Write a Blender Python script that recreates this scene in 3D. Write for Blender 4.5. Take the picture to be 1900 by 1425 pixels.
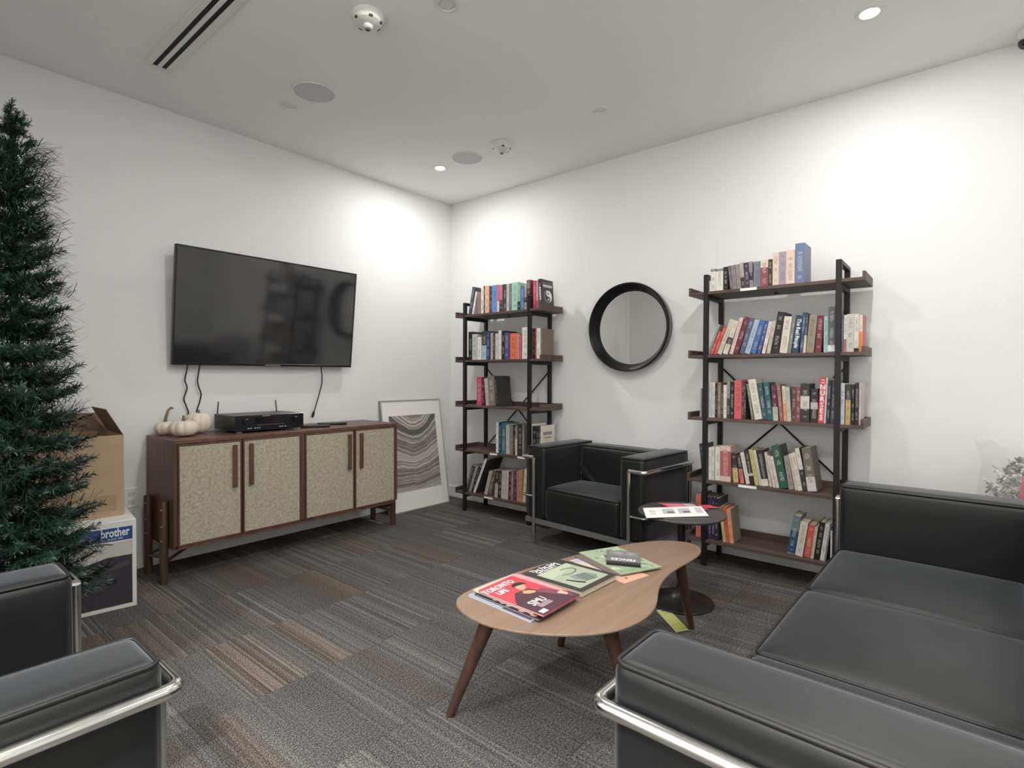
import bpy, bmesh, math, random
from mathutils import Vector, Matrix, noise as mnoise

for _o in list(bpy.data.objects):
    bpy.data.objects.remove(_o, do_unlink=True)
SC = bpy.context.scene
COL = SC.collection
R = math.radians
H = 2.754                      # ceiling height

# ---------------------------------------------------------------- camera
def make_camera():
    yaw, pitch, roll, f_px = 0.6944, -0.0160, 0.0034, 1003.39
    fw = Vector((-math.sin(yaw)*math.cos(pitch), math.cos(yaw)*math.cos(pitch), math.sin(pitch)))
    r = Vector((math.cos(yaw), math.sin(yaw), 0.0))
    u = r.cross(fw)
    r2 = math.cos(roll)*r + math.sin(roll)*u
    u2 = -math.sin(roll)*r + math.cos(roll)*u
    cd = bpy.data.cameras.new('camera')
    cd.sensor_width = 36.0
    cd.sensor_fit = 'HORIZONTAL'
    cd.lens = f_px/1900.0*36.0
    cd.clip_start = 0.02
    co = bpy.data.objects.new('camera', cd)
    m = Matrix.Identity(4)
    for i in range(3):
        m[i][0] = r2[i]; m[i][1] = u2[i]; m[i][2] = -fw[i]
    m[0][3], m[1][3], m[2][3] = 3.7348, -3.5743, 1.15
    co.matrix_world = m
    COL.objects.link(co)
    SC.camera = co
make_camera()

# ---------------------------------------------------------------- world, exposure, lamp settings
W = bpy.data.worlds.new('world'); SC.world = W
W.use_nodes = True
W.node_tree.nodes['Background'].inputs[0].default_value = (0.9, 0.93, 1.0, 1)
W.node_tree.nodes['Background'].inputs[1].default_value = 0.05
SC.view_settings.view_transform = 'Standard'
SC.view_settings.look = 'None'
SC.view_settings.gamma = 1.0
SC.view_settings.use_curve_mapping = False
SC.view_settings.exposure = 0.74
LAMP_COL = (1.0, 0.99, 0.965)
# lit ceiling downlights with their watts (two in view, the others unseen, mostly added as fill), and those switched off
LIT = [(0.61, -0.70, 6.8), (3.40, -0.72, 5.6), (2.10, -2.20, 9.0), (3.40, -2.05, 7.0), (3.40, -3.30, 9.0), (4.80, -0.72, 0.5), (4.80, -2.05, 3.5),
       (4.80, -3.30, 7.0), (2.20, -4.60, 22.0), (3.40, -4.60, 22.0), (4.80, -4.60, 22.0), (2.20, -5.80, 22.0), (3.40, -5.80, 22.0), (4.80, -5.80, 22.0)]
LAMP_SPREAD, REAR_FILL_SPREAD = R(180), R(118)      # the unseen rear lamps, added as bounce fill, are narrower
UNLIT = [(0.63, -1.93), (2.00, -1.94), (2.03, -0.71)]

# ---------------------------------------------------------------- materials
MATS = {}
def s2l(c):
    return c/12.92 if c <= 0.04045 else ((c+0.055)/1.055)**2.4
def rgb(h, k=1.0):
    if not isinstance(h, str): return tuple(min(1.0, s2l(c/255.0)*k) for c in h) + (1.0,)
    return tuple(min(1.0, s2l(int(h[i:i+2], 16)/255.0)*k) for i in (0, 2, 4)) + (1.0,)
class NT:
    def __init__(self, name):
        m = bpy.data.materials.new(name); m.use_nodes = True
        self.m = m; self.t = m.node_tree; self.b = self.t.nodes['Principled BSDF']
        MATS[name] = m
    def n(self, typ, **kw):
        nd = self.t.nodes.new(typ)
        for k, v in kw.items(): setattr(nd, k, v)
        return nd
    def l(self, a, b): self.t.links.new(a, b)
    def val(self, sock, v):
        if hasattr(v, 'is_linked') or hasattr(v, 'links'): self.l(v, sock)
        else: sock.default_value = v
    def math(self, op, a, b=0.0, c=0.0, clamp=False):
        nd = self.n('ShaderNodeMath', operation=op); nd.use_clamp = clamp
        self.val(nd.inputs[0], a); self.val(nd.inputs[1], b); self.val(nd.inputs[2], c)
        return nd.outputs[0]
    def mix(self, f, a, b, blend='MIX'):
        nd = self.n('ShaderNodeMix', data_type='RGBA', blend_type=blend)
        self.val(nd.inputs[0], f); self.val(nd.inputs[6], a); self.val(nd.inputs[7], b)
        return nd.outputs[2]
    def noise(self, vec, scale, detail=2.0, rough=0.5, dim='3D', w=None):
        nd = self.n('ShaderNodeTexNoise', noise_dimensions=dim)
        if vec is not None and dim != '1D': self.l(vec, nd.inputs['Vector'])
        if w is not None: self.val(nd.inputs['W'], w)
        nd.inputs['Scale'].default_value = scale
        nd.inputs['Detail'].default_value = detail
        nd.inputs['Roughness'].default_value = rough
        return nd.outputs[0]
    def ramp(self, f, stops):
        nd = self.n('ShaderNodeValToRGB'); self.l(f, nd.inputs[0])
        el = nd.color_ramp.elements
        while len(el) > 1: el.remove(el[-1])
        el[0].position, el[0].color = stops[0][0], stops[0][1]
        for p, c in stops[1:]:
            e = el.new(p); e.color = c
        return nd.outputs[0]
    def coord(self, kind='Object'):
        return self.n('ShaderNodeTexCoord').outputs[kind]
    def map(self, vec, scale=(1, 1, 1), loc=(0, 0, 0), rot=(0, 0, 0)):
        nd = self.n('ShaderNodeMapping'); self.l(vec, nd.inputs[0])
        nd.inputs['Scale'].default_value = scale; nd.inputs['Location'].default_value = loc; nd.inputs['Rotation'].default_value = rot
        return nd.outputs[0]
    def bump(self, h, strength=0.2, dist=0.002):
        nd = self.n('ShaderNodeBump'); nd.inputs['Strength'].default_value = strength; nd.inputs['Distance'].default_value = dist
        self.l(h, nd.inputs['Height']); self.l(nd.outputs[0], self.b.inputs['Normal'])
    def set(self, col=None, rough=None, metal=None, spec=None, **kw):
        b = self.b
        if col is not None: self.val(b.inputs['Base Color'], col)
        if rough is not None: self.val(b.inputs['Roughness'], rough)
        if metal is not None: b.inputs['Metallic'].default_value = metal
        if spec is not None: b.inputs['Specular IOR Level'].default_value = spec
        for k, v in kw.items(): self.val(b.inputs[k.replace('_', ' ')], v)
        return self.m

def plain(name, hexc, rough=0.5, metal=0.0, spec=0.5, grain=0.06, scale=40.0, k=1.0, bump=0.0):
    """a plain coloured material with a little procedural mottling"""
    t = NT(name); c = rgb(hexc, k)
    nz = t.noise(t.coord(), scale, 3.0)
    lo = tuple(x*(1-grain) for x in c[:3]) + (1,); hi = tuple(min(1, x*(1+grain)) for x in c[:3]) + (1,)
    t.set(t.mix(nz, lo, hi), rough, metal, spec)
    if bump: t.bump(nz, bump, 0.001)
    return t.m

def wood(name, dark, light, axis='X', scale=1.0, rough=0.45, k=1.0, spec=0.4):
    t = NT(name); co = t.coord()
    sc = {'X': (1.2, 22, 22), 'Y': (22, 1.2, 22), 'Z': (22, 22, 1.2)}[axis]
    v = t.map(co, tuple(s*scale for s in sc))
    n1 = t.noise(v, 1.0, 5.0, 0.6)
    v2 = t.map(co, tuple(s*scale*5 for s in sc))
    n2 = t.noise(v2, 1.0, 2.0, 0.5)
    f = t.math('ADD', t.math('MULTIPLY', n1, 0.75), t.math('MULTIPLY', n2, 0.25))
    col = t.ramp(f, [(0.3, rgb(dark, k)), (0.7, rgb(light, k))])
    t.set(col, rough, 0.0, spec); t.bump(n2, 0.05, 0.0006)
    return t.m

def build_materials():
    # painted wall / ceiling
    for nm, hx, rg in (('wall_paint', 'ececeb', 0.6), ('ceiling_paint', 'f4f4f3', 0.7)):
        t = NT(nm); co = t.coord()
        n = t.noise(co, 0.6, 3.0); n2 = t.noise(co, 180.0, 2.0)
        c = rgb(hx); lo = tuple(x*0.975 for x in c[:3]) + (1,)
        t.set(t.mix(n, lo, c), rg, 0.0, 0.25); t.bump(n2, 0.04, 0.0006)
    plain('trim_white', 'efede8', 0.4, grain=0.02)
    # carpet
    t = NT('carpet'); pos = t.n('ShaderNodeNewGeometry').outputs['Position']
    sep = t.n('ShaderNodeSeparateXYZ'); t.l(pos, sep.inputs[0]); X, Y = sep.outputs[0], sep.outputs[1]
    rnd = t.n('ShaderNodeObjectInfo').outputs['Random']
    seed = t.math('MULTIPLY', rnd, 37.0)
    row = t.math('FLOOR', t.math('MULTIPLY', Y, 112.0))
    wn = t.n('ShaderNodeTexWhiteNoise', noise_dimensions='1D'); t.l(t.math('ADD', row, t.math('FLOOR', t.math('MULTIPLY', seed, 10.0))), wn.inputs['W'])
    stripe = wn.outputs[0]
    comb = t.n('ShaderNodeCombineXYZ'); t.l(t.math('MULTIPLY', X, 1.6), comb.inputs[0]); t.l(t.math('MULTIPLY', Y, 26.0), comb.inputs[1]); t.l(seed, comb.inputs[2])
    fade = t.noise(comb.outputs[0], 1.0, 3.0, 0.6)
    band = t.noise(None, 3.2, 2.0, 0.5, '1D', t.math('ADD', Y, seed))
    con = t.math('MULTIPLY', t.math('SUBTRACT', t.math('ADD', t.math('MULTIPLY', band, 0.7), t.math('MULTIPLY', fade, 0.6)), 0.52), 3.2, clamp=True)
    lv = t.math('ADD', t.math('MULTIPLY', con, t.math('SUBTRACT', t.math('MULTIPLY', stripe, 0.46), 0.20)), 0.43)
    lv = t.math('ADD', lv, t.math('MULTIPLY', t.math('SUBTRACT', band, 0.5), 0.26))
    comb2 = t.n('ShaderNodeCombineXYZ'); t.l(t.math('MULTIPLY', X, 150.0), comb2.inputs[0]); t.l(t.math('MULTIPLY', Y, 300.0), comb2.inputs[1])
    sp = t.noise(comb2.outputs[0], 1.0, 3.0, 0.75)
    lv = t.math('ADD', lv, t.math('MULTIPLY', t.math('SUBTRACT', sp, 0.5), 3.0))
    grey = t.ramp(lv, [(0.0, rgb('252525')), (0.35, rgb('4a4949')), (0.7, rgb('7a7875')), (1.0, rgb('a09c97'))])
    tan = t.ramp(lv, [(0.0, rgb('252322')), (0.35, rgb('4e4844')), (0.7, rgb('7d7268')), (1.0, rgb('9d9284'))])
    tb = t.noise(None, 2.6, 1.0, 0.5, '1D', t.math('ADD', t.math('MULTIPLY', Y, 1.0), t.math('MULTIPLY', seed, 3.3)))
    tmask = t.math('MULTIPLY', t.math('SUBTRACT', t.math('ADD', tb, t.math('MULTIPLY', rnd, 0.30)), 0.755), 7.0, clamp=True)
    t.set(t.mix(tmask, grey, tan), 0.95, 0.0, 0.1)
    hgt = t.math('ADD', sp, t.math('MULTIPLY', t.math('SINE', t.math('MULTIPLY', Y, 1194.0)), 0.12))
    t.bump(hgt, 0.6, 0.003)
    plain('carpet_backing', '2a2a2c', 0.9)
    # leather
    t = NT('leather'); co = t.coord()
    n = t.noise(co, 420.0, 3.0); n2 = t.noise(co, 7.0, 3.0)
    t.set(t.mix(n2, rgb('0d0e0f'), rgb('121315')), t.math('ADD', t.math('MULTIPLY', n2, 0.10), 0.38), 0.0, 0.45, Sheen_Weight=0.30, Sheen_Roughness=0.40, Sheen_Tint=(0.9, 0.93, 1.0, 1.0))
    t.bump(t.math('ADD', t.math('MULTIPLY', n, 0.25), n2), 0.10, 0.004)
    plain('piping_black', '151517', 0.45)
    t = NT('chrome'); n = t.noise(t.coord(), 30.0, 2.0)
    t.set(rgb('d9d8d4'), t.math('ADD', t.math('MULTIPLY', n, 0.08), 0.12), 1.0)
    plain('steel_bar', '8c8c8a', 0.4, 0.6)
    plain('black_metal', '201e1f', 0.45, 0.2, 0.4)
    wood('shelf_wood', '3c2f2b', '6a5751', 'X', 1.0, 0.5)
    wood('walnut', '533a31', '7d5a4c', 'X', 1.0, 0.4)
    wood('walnut_v', '4c362d', '755447', 'Z', 1.0, 0.4)
    wood('leg_walnut', '3a2721', '5e4338', 'Z', 1.5, 0.4)
    wood('tabletop', '7d6655', '957d69', 'Y', 0.9, 0.42)
    # credenza fabric
    t = NT('door_fabric'); co = t.coord(); n = t.noise(co, 260.0, 3.0, 0.7); n2 = t.noise(co, 60.0, 3.0, 0.6)
    f = t.math('ADD', t.math('MULTIPLY', n, 0.6), t.math('MULTIPLY', n2, 0.4))
    t.set(t.ramp(f, [(0.34, rgb('8d8672')), (0.5, rgb('b3ab96')), (0.66, rgb('cfc7b4'))]), 0.9, 0.0, 0.15); t.bump(n, 0.3, 0.001)
    # television
    plain('tv_bezel', '17181a', 0.3, 0.0, 0.5)
    t = NT('tv_screen'); n = t.noise(t.coord(), 2.0)
    t.set(rgb('292a2d'), t.math('ADD', t.math('MULTIPLY', n, 0.02), 0.07), 0.0, 1.0)
    plain('tv_silver', '9a9b9d', 0.35, 0.6)
    plain('cable_black', '1c1c1d', 0.5)
    plain('cable_white', 'd8d6d0', 0.5)
    # receiver, remote
    plain('av_black', '1d1d1f', 0.35, 0.1, 0.5, 0.1)
    plain('av_face', '111216', 0.22, 0.0, 0.6)
    plain('av_mark', 'b9c2d6', 0.4)
    plain('rubber_pale', 'b9b8b2', 0.7)
    plain('remote_black', '161617', 0.35)
    # pumpkins
    t = NT('pumpkin_skin'); n = t.noise(t.coord(), 18.0, 4.0)
    t.set(t.mix(n, rgb('d8ccb6'), rgb('efe7d8')), 0.45, 0.0, 0.4)
    plain('pumpkin_stem', '7b705a', 0.8, grain=0.3)
    # mirror
    plain('mirror_black', '121214', 0.28, 0.0, 0.5)
    t = NT('mirror_glass'); n = t.noise(t.coord(), 3.0)
    t.set(t.mix(n, rgb('e6e8e6'), rgb('ebecea')), 0.015, 1.0)
    # art print
    t = NT('agate_print'); co = t.coord()
    sep = t.n('ShaderNodeSeparateXYZ'); t.l(co, sep.inputs[0]); yy, zz = sep.outputs[1], sep.outputs[2]
    dip = t.math('MULTIPLY', t.math('COSINE', t.math('MULTIPLY', t.math('SUBTRACT', yy, 0.02), 9.5)), 0.085)
    fall = t.math('SUBTRACT', t.math('MULTIPLY', zz, 1.5), 0.12)
    v = t.math('ADD', zz, t.math('MULTIPLY', dip, fall))
    v = t.math('SUBTRACT', v, t.math('MULTIPLY', yy, 0.10))
    nz = t.noise(t.map(co, (1, 3.0, 2.2)), 2.2, 3.0)
    v = t.math('ADD', v, t.math('MULTIPLY', nz, 0.07))
    broad = t.noise(None, 9.0, 3.0, 0.6, '1D', v)
    thin = t.noise(None, 34.0, 2.0, 0.5, '1D', v)
    line = t.math('LESS_THAN', t.math('ABSOLUTE', t.math('SUBTRACT', thin, 0.5)), 0.035)
    soft = t.noise(co, 9.0, 4.0)
    base = t.ramp(t.math('ADD', t.math('MULTIPLY', broad, 0.8), t.math('MULTIPLY', soft, 0.2)), [(0.32, rgb('76726d')), (0.42, rgb('9a958e')), (0.5, rgb('b9b3ab')), (0.62, rgb('cdc7be')), (0.7, rgb('aaa49c'))])
    dark = t.math('MULTIPLY', t.math('GREATER_THAN', v, 0.740), t.math('LESS_THAN', v, 0.795))
    base = t.mix(dark, base, rgb('6a6764'))
    t.set(t.mix(t.math('MULTIPLY', line, 0.75), base, rgb('5f5a55')), 0.5, 0.0, 0.2)
    plain('mat_board', 'f0eee9', 0.7, grain=0.015)
    plain('frame_silver', 'b8b4aa', 0.4, 0.3)
    # paper and cardboard
    plain('paper_white', 'f2f1ee', 0.7, grain=0.02)
    plain('page_edge', 'cfc6b4', 0.8, grain=0.12, scale=300.0)
    plain('shelf_tag', 'f4f3f0', 0.5, grain=0.01)
    plain('cardboard', 'b39a7e', 0.85, grain=0.08, scale=12.0)
    plain('cardboard_dark', '7c6756', 0.85, grain=0.1)
    plain('box_white', 'e6e4df', 0.5, grain=0.02)
    plain('box_blue', '2c4a84', 0.5)
    plain('box_picture', '3c3840', 0.5, grain=0.25, scale=6.0)
    plain('box_grey', 'c9c6c1', 0.5)
    plain('ink_white', 'f0eff0', 0.5, grain=0.01)
    plain('ink_black', '1b1a1c', 0.5)
    plain('ink_grey', '8a8886', 0.6)
    # ceiling fittings
    plain('fitting_white', 'e4e3de', 0.45, grain=0.02)
    plain('fitting_ring', 'cfcec9', 0.5, grain=0.02)
    plain('fitting_dark', '4b4a49', 0.6)
    plain('slot_dark', '1d1d24', 0.7)
    t = NT('speaker_mesh'); n = t.n('ShaderNodeTexVoronoi'); t.l(t.coord(), n.inputs['Vector']); n.inputs['Scale'].default_value = 380.0
    t.set(t.ramp(n.outputs['Distance'], [(0.15, rgb('9c9c9e')), (0.45, rgb('d4d4d4'))]), 0.6, 0.0, 0.2)
    t = NT('lamp_glow'); t.set(rgb('fffaf0'), 0.4, Emission_Color=(1.0, 0.965, 0.90, 1), Emission_Strength=60.0)
    plain('lens_off', 'dddcd6', 0.35, grain=0.02)
    t = NT('lens_black'); t.set(rgb('0b0b0c'), 0.08, 0.0, 0.6)
    # tree
    t = NT('needles'); co = t.coord(); n = t.noise(co, 25.0, 2.0)
    rnd = t.n('ShaderNodeObjectInfo').outputs['Random']
    f = t.math('ADD', t.math('MULTIPLY', n, 0.8), t.math('MULTIPLY', t.math('SUBTRACT', rnd, 0.5), 0.5))
    t.set(t.ramp(f, [(0.2, rgb('15231e')), (0.5, rgb('2b4438')), (0.8, rgb('527060'))]), 0.36, 0.0, 0.5)
    plain('branch_wire', '1d2a22', 0.7)
    plain('trunk_green', '24382d', 0.6)
    # side table
    plain('side_top', '4a4847', 0.35, 0.1, 0.5, 0.08)
    plain('side_base', '3c3b3a', 0.32, 0.7, 0.5, 0.08)
    # bag and contents
    t = NT('clear_plastic'); n = t.noise(t.coord(), 9.0, 3.0)
    t.set(rgb('f4f5f5'), 0.12, 0.0, 0.6, Alpha=t.math('ADD', t.math('MULTIPLY', n, 0.22), 0.06)); t.bump(n, 0.7, 0.02)
    t = NT('flocking'); n = t.noise(t.coord(), 38.0, 3.0, 0.6)
    t.set(t.ramp(n, [(0.40, rgb('65625c')), (0.50, rgb('b5b2ac')), (0.60, rgb('dcdad6'))]), 0.9, 0.0, 0.2)
    plain('flock_dark', '5a5853', 0.9, grain=0.2, scale=60.0)
    plain('red_cloth', 'b8284a', 0.7, grain=0.12)
    plain('tag_green', 'dde28a', 0.6, grain=0.03)
    plain('tag_green_dark', 'c3ca70', 0.6, grain=0.05)
    # books: one shared material, colours and print come from each book's own properties
    t = NT('book_cover'); co = t.coord(); sep = t.n('ShaderNodeSeparateXYZ'); t.l(co, sep.inputs[0])
    def att(nm):
        return t.n('ShaderNodeAttribute', attribute_type='OBJECT', attribute_name=nm)
    c1, c2, c3 = att('tint').outputs[0], att('tint_band').outputs[0], att('tint_side').outputs[0]
    dm = t.n('ShaderNodeSeparateXYZ'); t.l(att('size').outputs['Vector'], dm.inputs[0])
    bd = t.n('ShaderNodeSeparateXYZ'); t.l(att('band').outputs['Vector'], bd.inputs[0])
    u = t.math('DIVIDE', sep.outputs[0], dm.outputs[0]); v = t.math('DIVIDE', sep.outputs[2], dm.outputs[2])
    inb = t.math('MULTIPLY', t.math('GREATER_THAN', v, bd.outputs[0]), t.math('LESS_THAN', v, bd.outputs[1]))
    col = t.mix(inb, c1, c2)
    # unreadably small spine print
    lum = t.n('ShaderNodeRGBToBW'); t.l(col, lum.inputs[0])
    ink = t.mix(t.math('GREATER_THAN', lum.outputs[0], 0.22), rgb('d9d4c8'), rgb('3a3331'))
    seedv = bd.outputs[2]
    cv = t.n('ShaderNodeCombineXYZ'); t.l(t.math('MULTIPLY', sep.outputs[0], 260.0), cv.inputs[0]); t.l(t.math('MULTIPLY', sep.outputs[2], 380.0), cv.inputs[1]); t.l(seedv, cv.inputs[2])
    glyph = t.math('GREATER_THAN', t.noise(cv.outputs[0], 1.0, 1.0), 0.52)
    words = t.math('GREATER_THAN', t.noise(None, 22.0, 1.0, 0.5, '1D', t.math('ADD', sep.outputs[2], seedv)), 0.46)
    lane = t.math('LESS_THAN', t.math('ABSOLUTE', t.math('SUBTRACT', u, 0.5)), 0.24)
    zone = t.math('MULTIPLY', t.math('GREATER_THAN', v, 0.12), t.math('LESS_THAN', v, 0.90))
    onsp = t.math('LESS_THAN', sep.outputs[1], 0.0015)
    msk = t.math('MULTIPLY', t.math('MULTIPLY', glyph, words), t.math('MULTIPLY', t.math('MULTIPLY', lane, zone), onsp))
    col = t.mix(t.math('MULTIPLY', msk, 0.55), col, ink)
    side = t.math('GREATER_THAN', u, 0.985)
    sn = t.noise(co, 30.0, 4.0)
    sidec = t.mix(t.math('MULTIPLY', sn, 0.25), c3, rgb('8a8076'))
    col = t.mix(t.math('MULTIPLY', side, t.math('SUBTRACT', 1.0, onsp)), col, sidec)
    t.set(col, 0.45, 0.0, 0.35)
build_materials()
def flat(hexc, rough=0.5):
    nm = 'print_' + hexc
    return MATS.get(nm) or plain(nm, hexc, rough, grain=0.04, scale=60.0, k=0.85)

# ---------------------------------------------------------------- mesh helpers
class MB:
    """collects geometry for ONE mesh"""
    def __init__(self): self.v = []; self.f = []
    def add(self, vs, fs):
        o = len(self.v); self.v += [tuple(p) for p in vs]; self.f += [tuple(i+o for i in q) for q in fs]; return self
    def box(self, lo, hi, m=None):
        (a, b, c), (d, e, f) = lo, hi
        vs = [(a,b,c),(d,b,c),(d,e,c),(a,e,c),(a,b,f),(d,b,f),(d,e,f),(a,e,f)]
        if m: vs = [tuple(m @ Vector(p)) for p in vs]
        return self.add(vs, [(0,3,2,1),(4,5,6,7),(0,1,5,4),(1,2,6,5),(2,3,7,6),(3,0,4,7)])
    def bbox(self, lo, hi, r=0.003, seg=1):
        """box with chamfered edges"""
        bm = bmesh.new(); bmesh.ops.create_cube(bm, size=1.0)
        for v in bm.verts:
            v.co = Vector([(lo[i]+hi[i])/2 + v.co[i]*(hi[i]-lo[i]) for i in range(3)])
        bmesh.ops.bevel(bm, geom=list(bm.edges), offset=r, segments=seg, profile=0.5, affect='EDGES')
        return self.frombm(bm)
    def frombm(self, bm):
        bm.verts.index_update()
        self.add([v.co[:] for v in bm.verts], [[v.index for v in f.verts] for f in bm.faces]); bm.free(); return self
    def tube(self, path, rad, n=10, closed=False, caps=True):
        P = [Vector(p) for p in path]; k = len(P)
        rads = rad if isinstance(rad, (list, tuple)) else [rad]*k
        rings = []; up = None
        for i in range(k):
            if closed: t = (P[(i+1) % k]-P[i-1]).normalized()
            else: t = (P[min(i+1, k-1)]-P[max(i-1, 0)]).normalized()
            if up is None:
                up = Vector((0, 0, 1)) if abs(t.z) < 0.9 else Vector((1, 0, 0))
            a = t.cross(up)
            if a.length < 1e-6: a = t.cross(Vector((0, 1, 0)))
            a.normalize(); b = a.cross(t).normalized(); up = b
            rings.append([P[i] + (a*math.cos(2*math.pi*j/n) + b*math.sin(2*math.pi*j/n))*rads[i] for j in range(n)])
        vs = [p for r_ in rings for p in r_]; fs = []
        for i in range(k if closed else k-1):
            i2 = (i+1) % k
            for j in range(n): fs.append((i*n+j, i2*n+j, i2*n+(j+1) % n, i*n+(j+1) % n)[::-1])
        if caps and not closed:
            fs.append(tuple(range(n))); fs.append(tuple((k-1)*n+j for j in reversed(range(n))))
        return self.add(vs, fs)
    def lathe(self, prof, n=48, c=(0, 0, 0), closed=False):
        """prof: (radius, z) pairs turned about the z axis"""
        k = len(prof); vs = []; fs = []
        for (r_, z) in prof:
            for j in range(n):
                a = 2*math.pi*j/n; vs.append((c[0]+r_*math.cos(a), c[1]+r_*math.sin(a), c[2]+z))
        for i in range(k if closed else k-1):
            i2 = (i+1) % k
            for j in range(n): fs.append((i*n+j, i*n+(j+1) % n, i2*n+(j+1) % n, i2*n+j))
        if not closed:
            if prof[0][0] > 1e-5: fs.append(tuple(reversed(range(n))))
            if prof[-1][0] > 1e-5: fs.append(tuple((k-1)*n+j for j in range(n)))
        return self.add(vs, fs)
    def prism(self, poly, z0, z1):
        n = len(poly)
        vs = [(x, y, z0) for x, y in poly] + [(x, y, z1) for x, y in poly]
        fs = [tuple(reversed(range(n))), tuple(range(n, 2*n))] + [(i, (i+1) % n, n+(i+1) % n, n+i) for i in range(n)]
        return self.add(vs, fs)
    def mapped(self, fn):
        self.v = [tuple(fn(Vector(p))) for p in self.v]; return self
    def mesh(self, name, mat, smooth=False, angle=None):
        me = bpy.data.meshes.new(name); me.from_pydata(self.v, [], self.f)
        bm = bmesh.new(); bm.from_mesh(me); bmesh.ops.recalc_face_normals(bm, faces=bm.faces); bm.to_mesh(me); bm.free()
        if smooth:
            for p in me.polygons: p.use_smooth = True
            if angle: me.set_sharp_from_angle(angle=R(angle))
        if mat: me.materials.append(MATS[mat] if isinstance(mat, str) else mat)
        me.update(); return me
    def build(self, name, mat, parent=None, smooth=False, angle=None, loc=None, rot=None):
        return link(name, self.mesh(name, mat, smooth, angle), parent, loc, rot)
def link(name, data, parent=None, loc=None, rot=None):
    o = bpy.data.objects.new(name, data); COL.objects.link(o)
    if parent is not None: o.parent = parent
    if loc is not None: o.location = loc
    if rot is not None: o.rotation_euler = rot
    return o
def tag(o, label, cat, group=None):
    o['label'] = label; o['category'] = cat
    if group: o['group'] = group
    return o
def thing(name, label, cat, loc=(0, 0, 0), rz=0.0, group=None):
    o = link(name, None, None, loc, (0, 0, rz)); o.empty_display_size = 0.05
    return tag(o, label, cat, group)
def struct(o):
    o['kind'] = 'structure'; return o
def copy_tree(o, parent=None):
    c = o.copy(); COL.objects.link(c); c.parent = parent
    for ch in list(o.children): copy_tree(ch, c)
    return c
def text(s, size, name, mat, parent, mtx, depth=0.0002, align='CENTER', sx=1.0, bold=0.0, shear=0.0, spacing=1.0):
    """lettering as a thin mesh; local x = reading direction, local y = up of the letters, z = out of the page"""
    cu = bpy.data.curves.new(name, 'FONT'); cu.body = s; cu.size = size; cu.align_x = align; cu.align_y = 'CENTER'
    cu.extrude = depth; cu.offset = bold; cu.resolution_u = 2; cu.shear = shear; cu.space_character = spacing
    tmp = bpy.data.objects.new('tmp', cu); COL.objects.link(tmp)
    dg = bpy.context.evaluated_depsgraph_get(); dg.update()
    me = bpy.data.meshes.new_from_object(tmp.evaluated_get(dg))
    bpy.data.objects.remove(tmp, do_unlink=True); bpy.data.curves.remove(cu)
    me.name = name; me.materials.clear(); me.materials.append(MATS[mat] if isinstance(mat, str) else mat)
    for v in me.vertices: v.co = mtx @ Vector((v.co.x*sx, v.co.y, v.co.z))
    return link(name, me, parent)
def frame_mtx(o, ex, ey):
    ex = Vector(ex).normalized(); ey = Vector(ey).normalized(); ez = ex.cross(ey)
    m = Matrix.Identity(4)
    for i in range(3): m[i][0], m[i][1], m[i][2], m[i][3] = ex[i], ey[i], ez[i], o[i]
    return m
def cushion(dims, r, puff=(0.0, 0.0, 0.0), n=(8, 8, 5), disp=None):
    """soft block centred on x,y with its base at z=0; rounded edges, faces slightly puffed"""
    h = [d/2 for d in dims]
    def axis(hh, k):
        e = [-hh, -hh+r*0.12, -hh+r*0.35, -hh+r*0.65, -hh+r]
        mid = [(-hh+r) + (2*(hh-r))*i/k for i in range(1, k)]
        return e + mid + [-x for x in reversed(e)]
    A = [axis(h[i], n[i]) for i in range(3)]
    idx = {}; vs = []; fs = []
    def vert(p):
        key = tuple(round(c, 6) for c in p)
        if key in idx: return idx[key]
        q = Vector([max(-(h[i]-r), min(h[i]-r, p[i])) for i in range(3)]); d = Vector(p)-q
        w = q + (d.normalized()*r if d.length > 1e-9 else d)
        s = [1-(p[i]/h[i])**2 for i in range(3)]
        s = [max(0, x)**0.6 for x in s]
        for i in range(3):
            if abs(abs(p[i])-h[i]) < 1e-6:
                j, k = [x for x in range(3) if x != i]
                w[i] += math.copysign(puff[i]*s[j]*s[k], p[i])
        if disp: w = disp(w)
        idx[key] = len(vs); vs.append((w.x, w.y, w.z+h[2])); return idx[key]
    for i in range(3):
        j, k = (i+1) % 3, (i+2) % 3
        for sgn in (-1, 1):
            for a in range(len(A[j])-1):
                for b in range(len(A[k])-1):
                    q = []
                    for (x, y) in ((a, b), (a+1, b), (a+1, b+1), (a, b+1)):
                        p = [0, 0, 0]; p[i] = sgn*h[i]; p[j] = A[j][x]; p[k] = A[k][y]; q.append(vert(p))
                    fs.append(tuple(q if sgn > 0 else reversed(q)))
    return MB().add(vs, fs)
def rect_loop(hx, hy, z, rc, n=5):
    pts = []
    for (sx, sy, a0) in ((1, 1, 0), (-1, 1, 90), (-1, -1, 180), (1, -1, 270)):
        for i in range(n+1):
            a = R(a0 + 90*i/n); pts.append((sx*(hx-rc)+rc*math.cos(a), sy*(hy-rc)+rc*math.sin(a), z))
    return pts
def fillet(path, rad, n=4):
    """round the corners of a polyline"""
    P = [Vector(p) for p in path]; out = [P[0]]
    for i in range(1, len(P)-1):
        a = (P[i-1]-P[i]).normalized(); b = (P[i+1]-P[i]).normalized()
        p0 = P[i]+a*rad; p1 = P[i]+b*rad
        for k in range(n+1):
            t = k/n; out.append((1-t)**2*p0 + 2*t*(1-t)*P[i] + t*t*p1)
    out.append(P[-1]); return out

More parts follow.
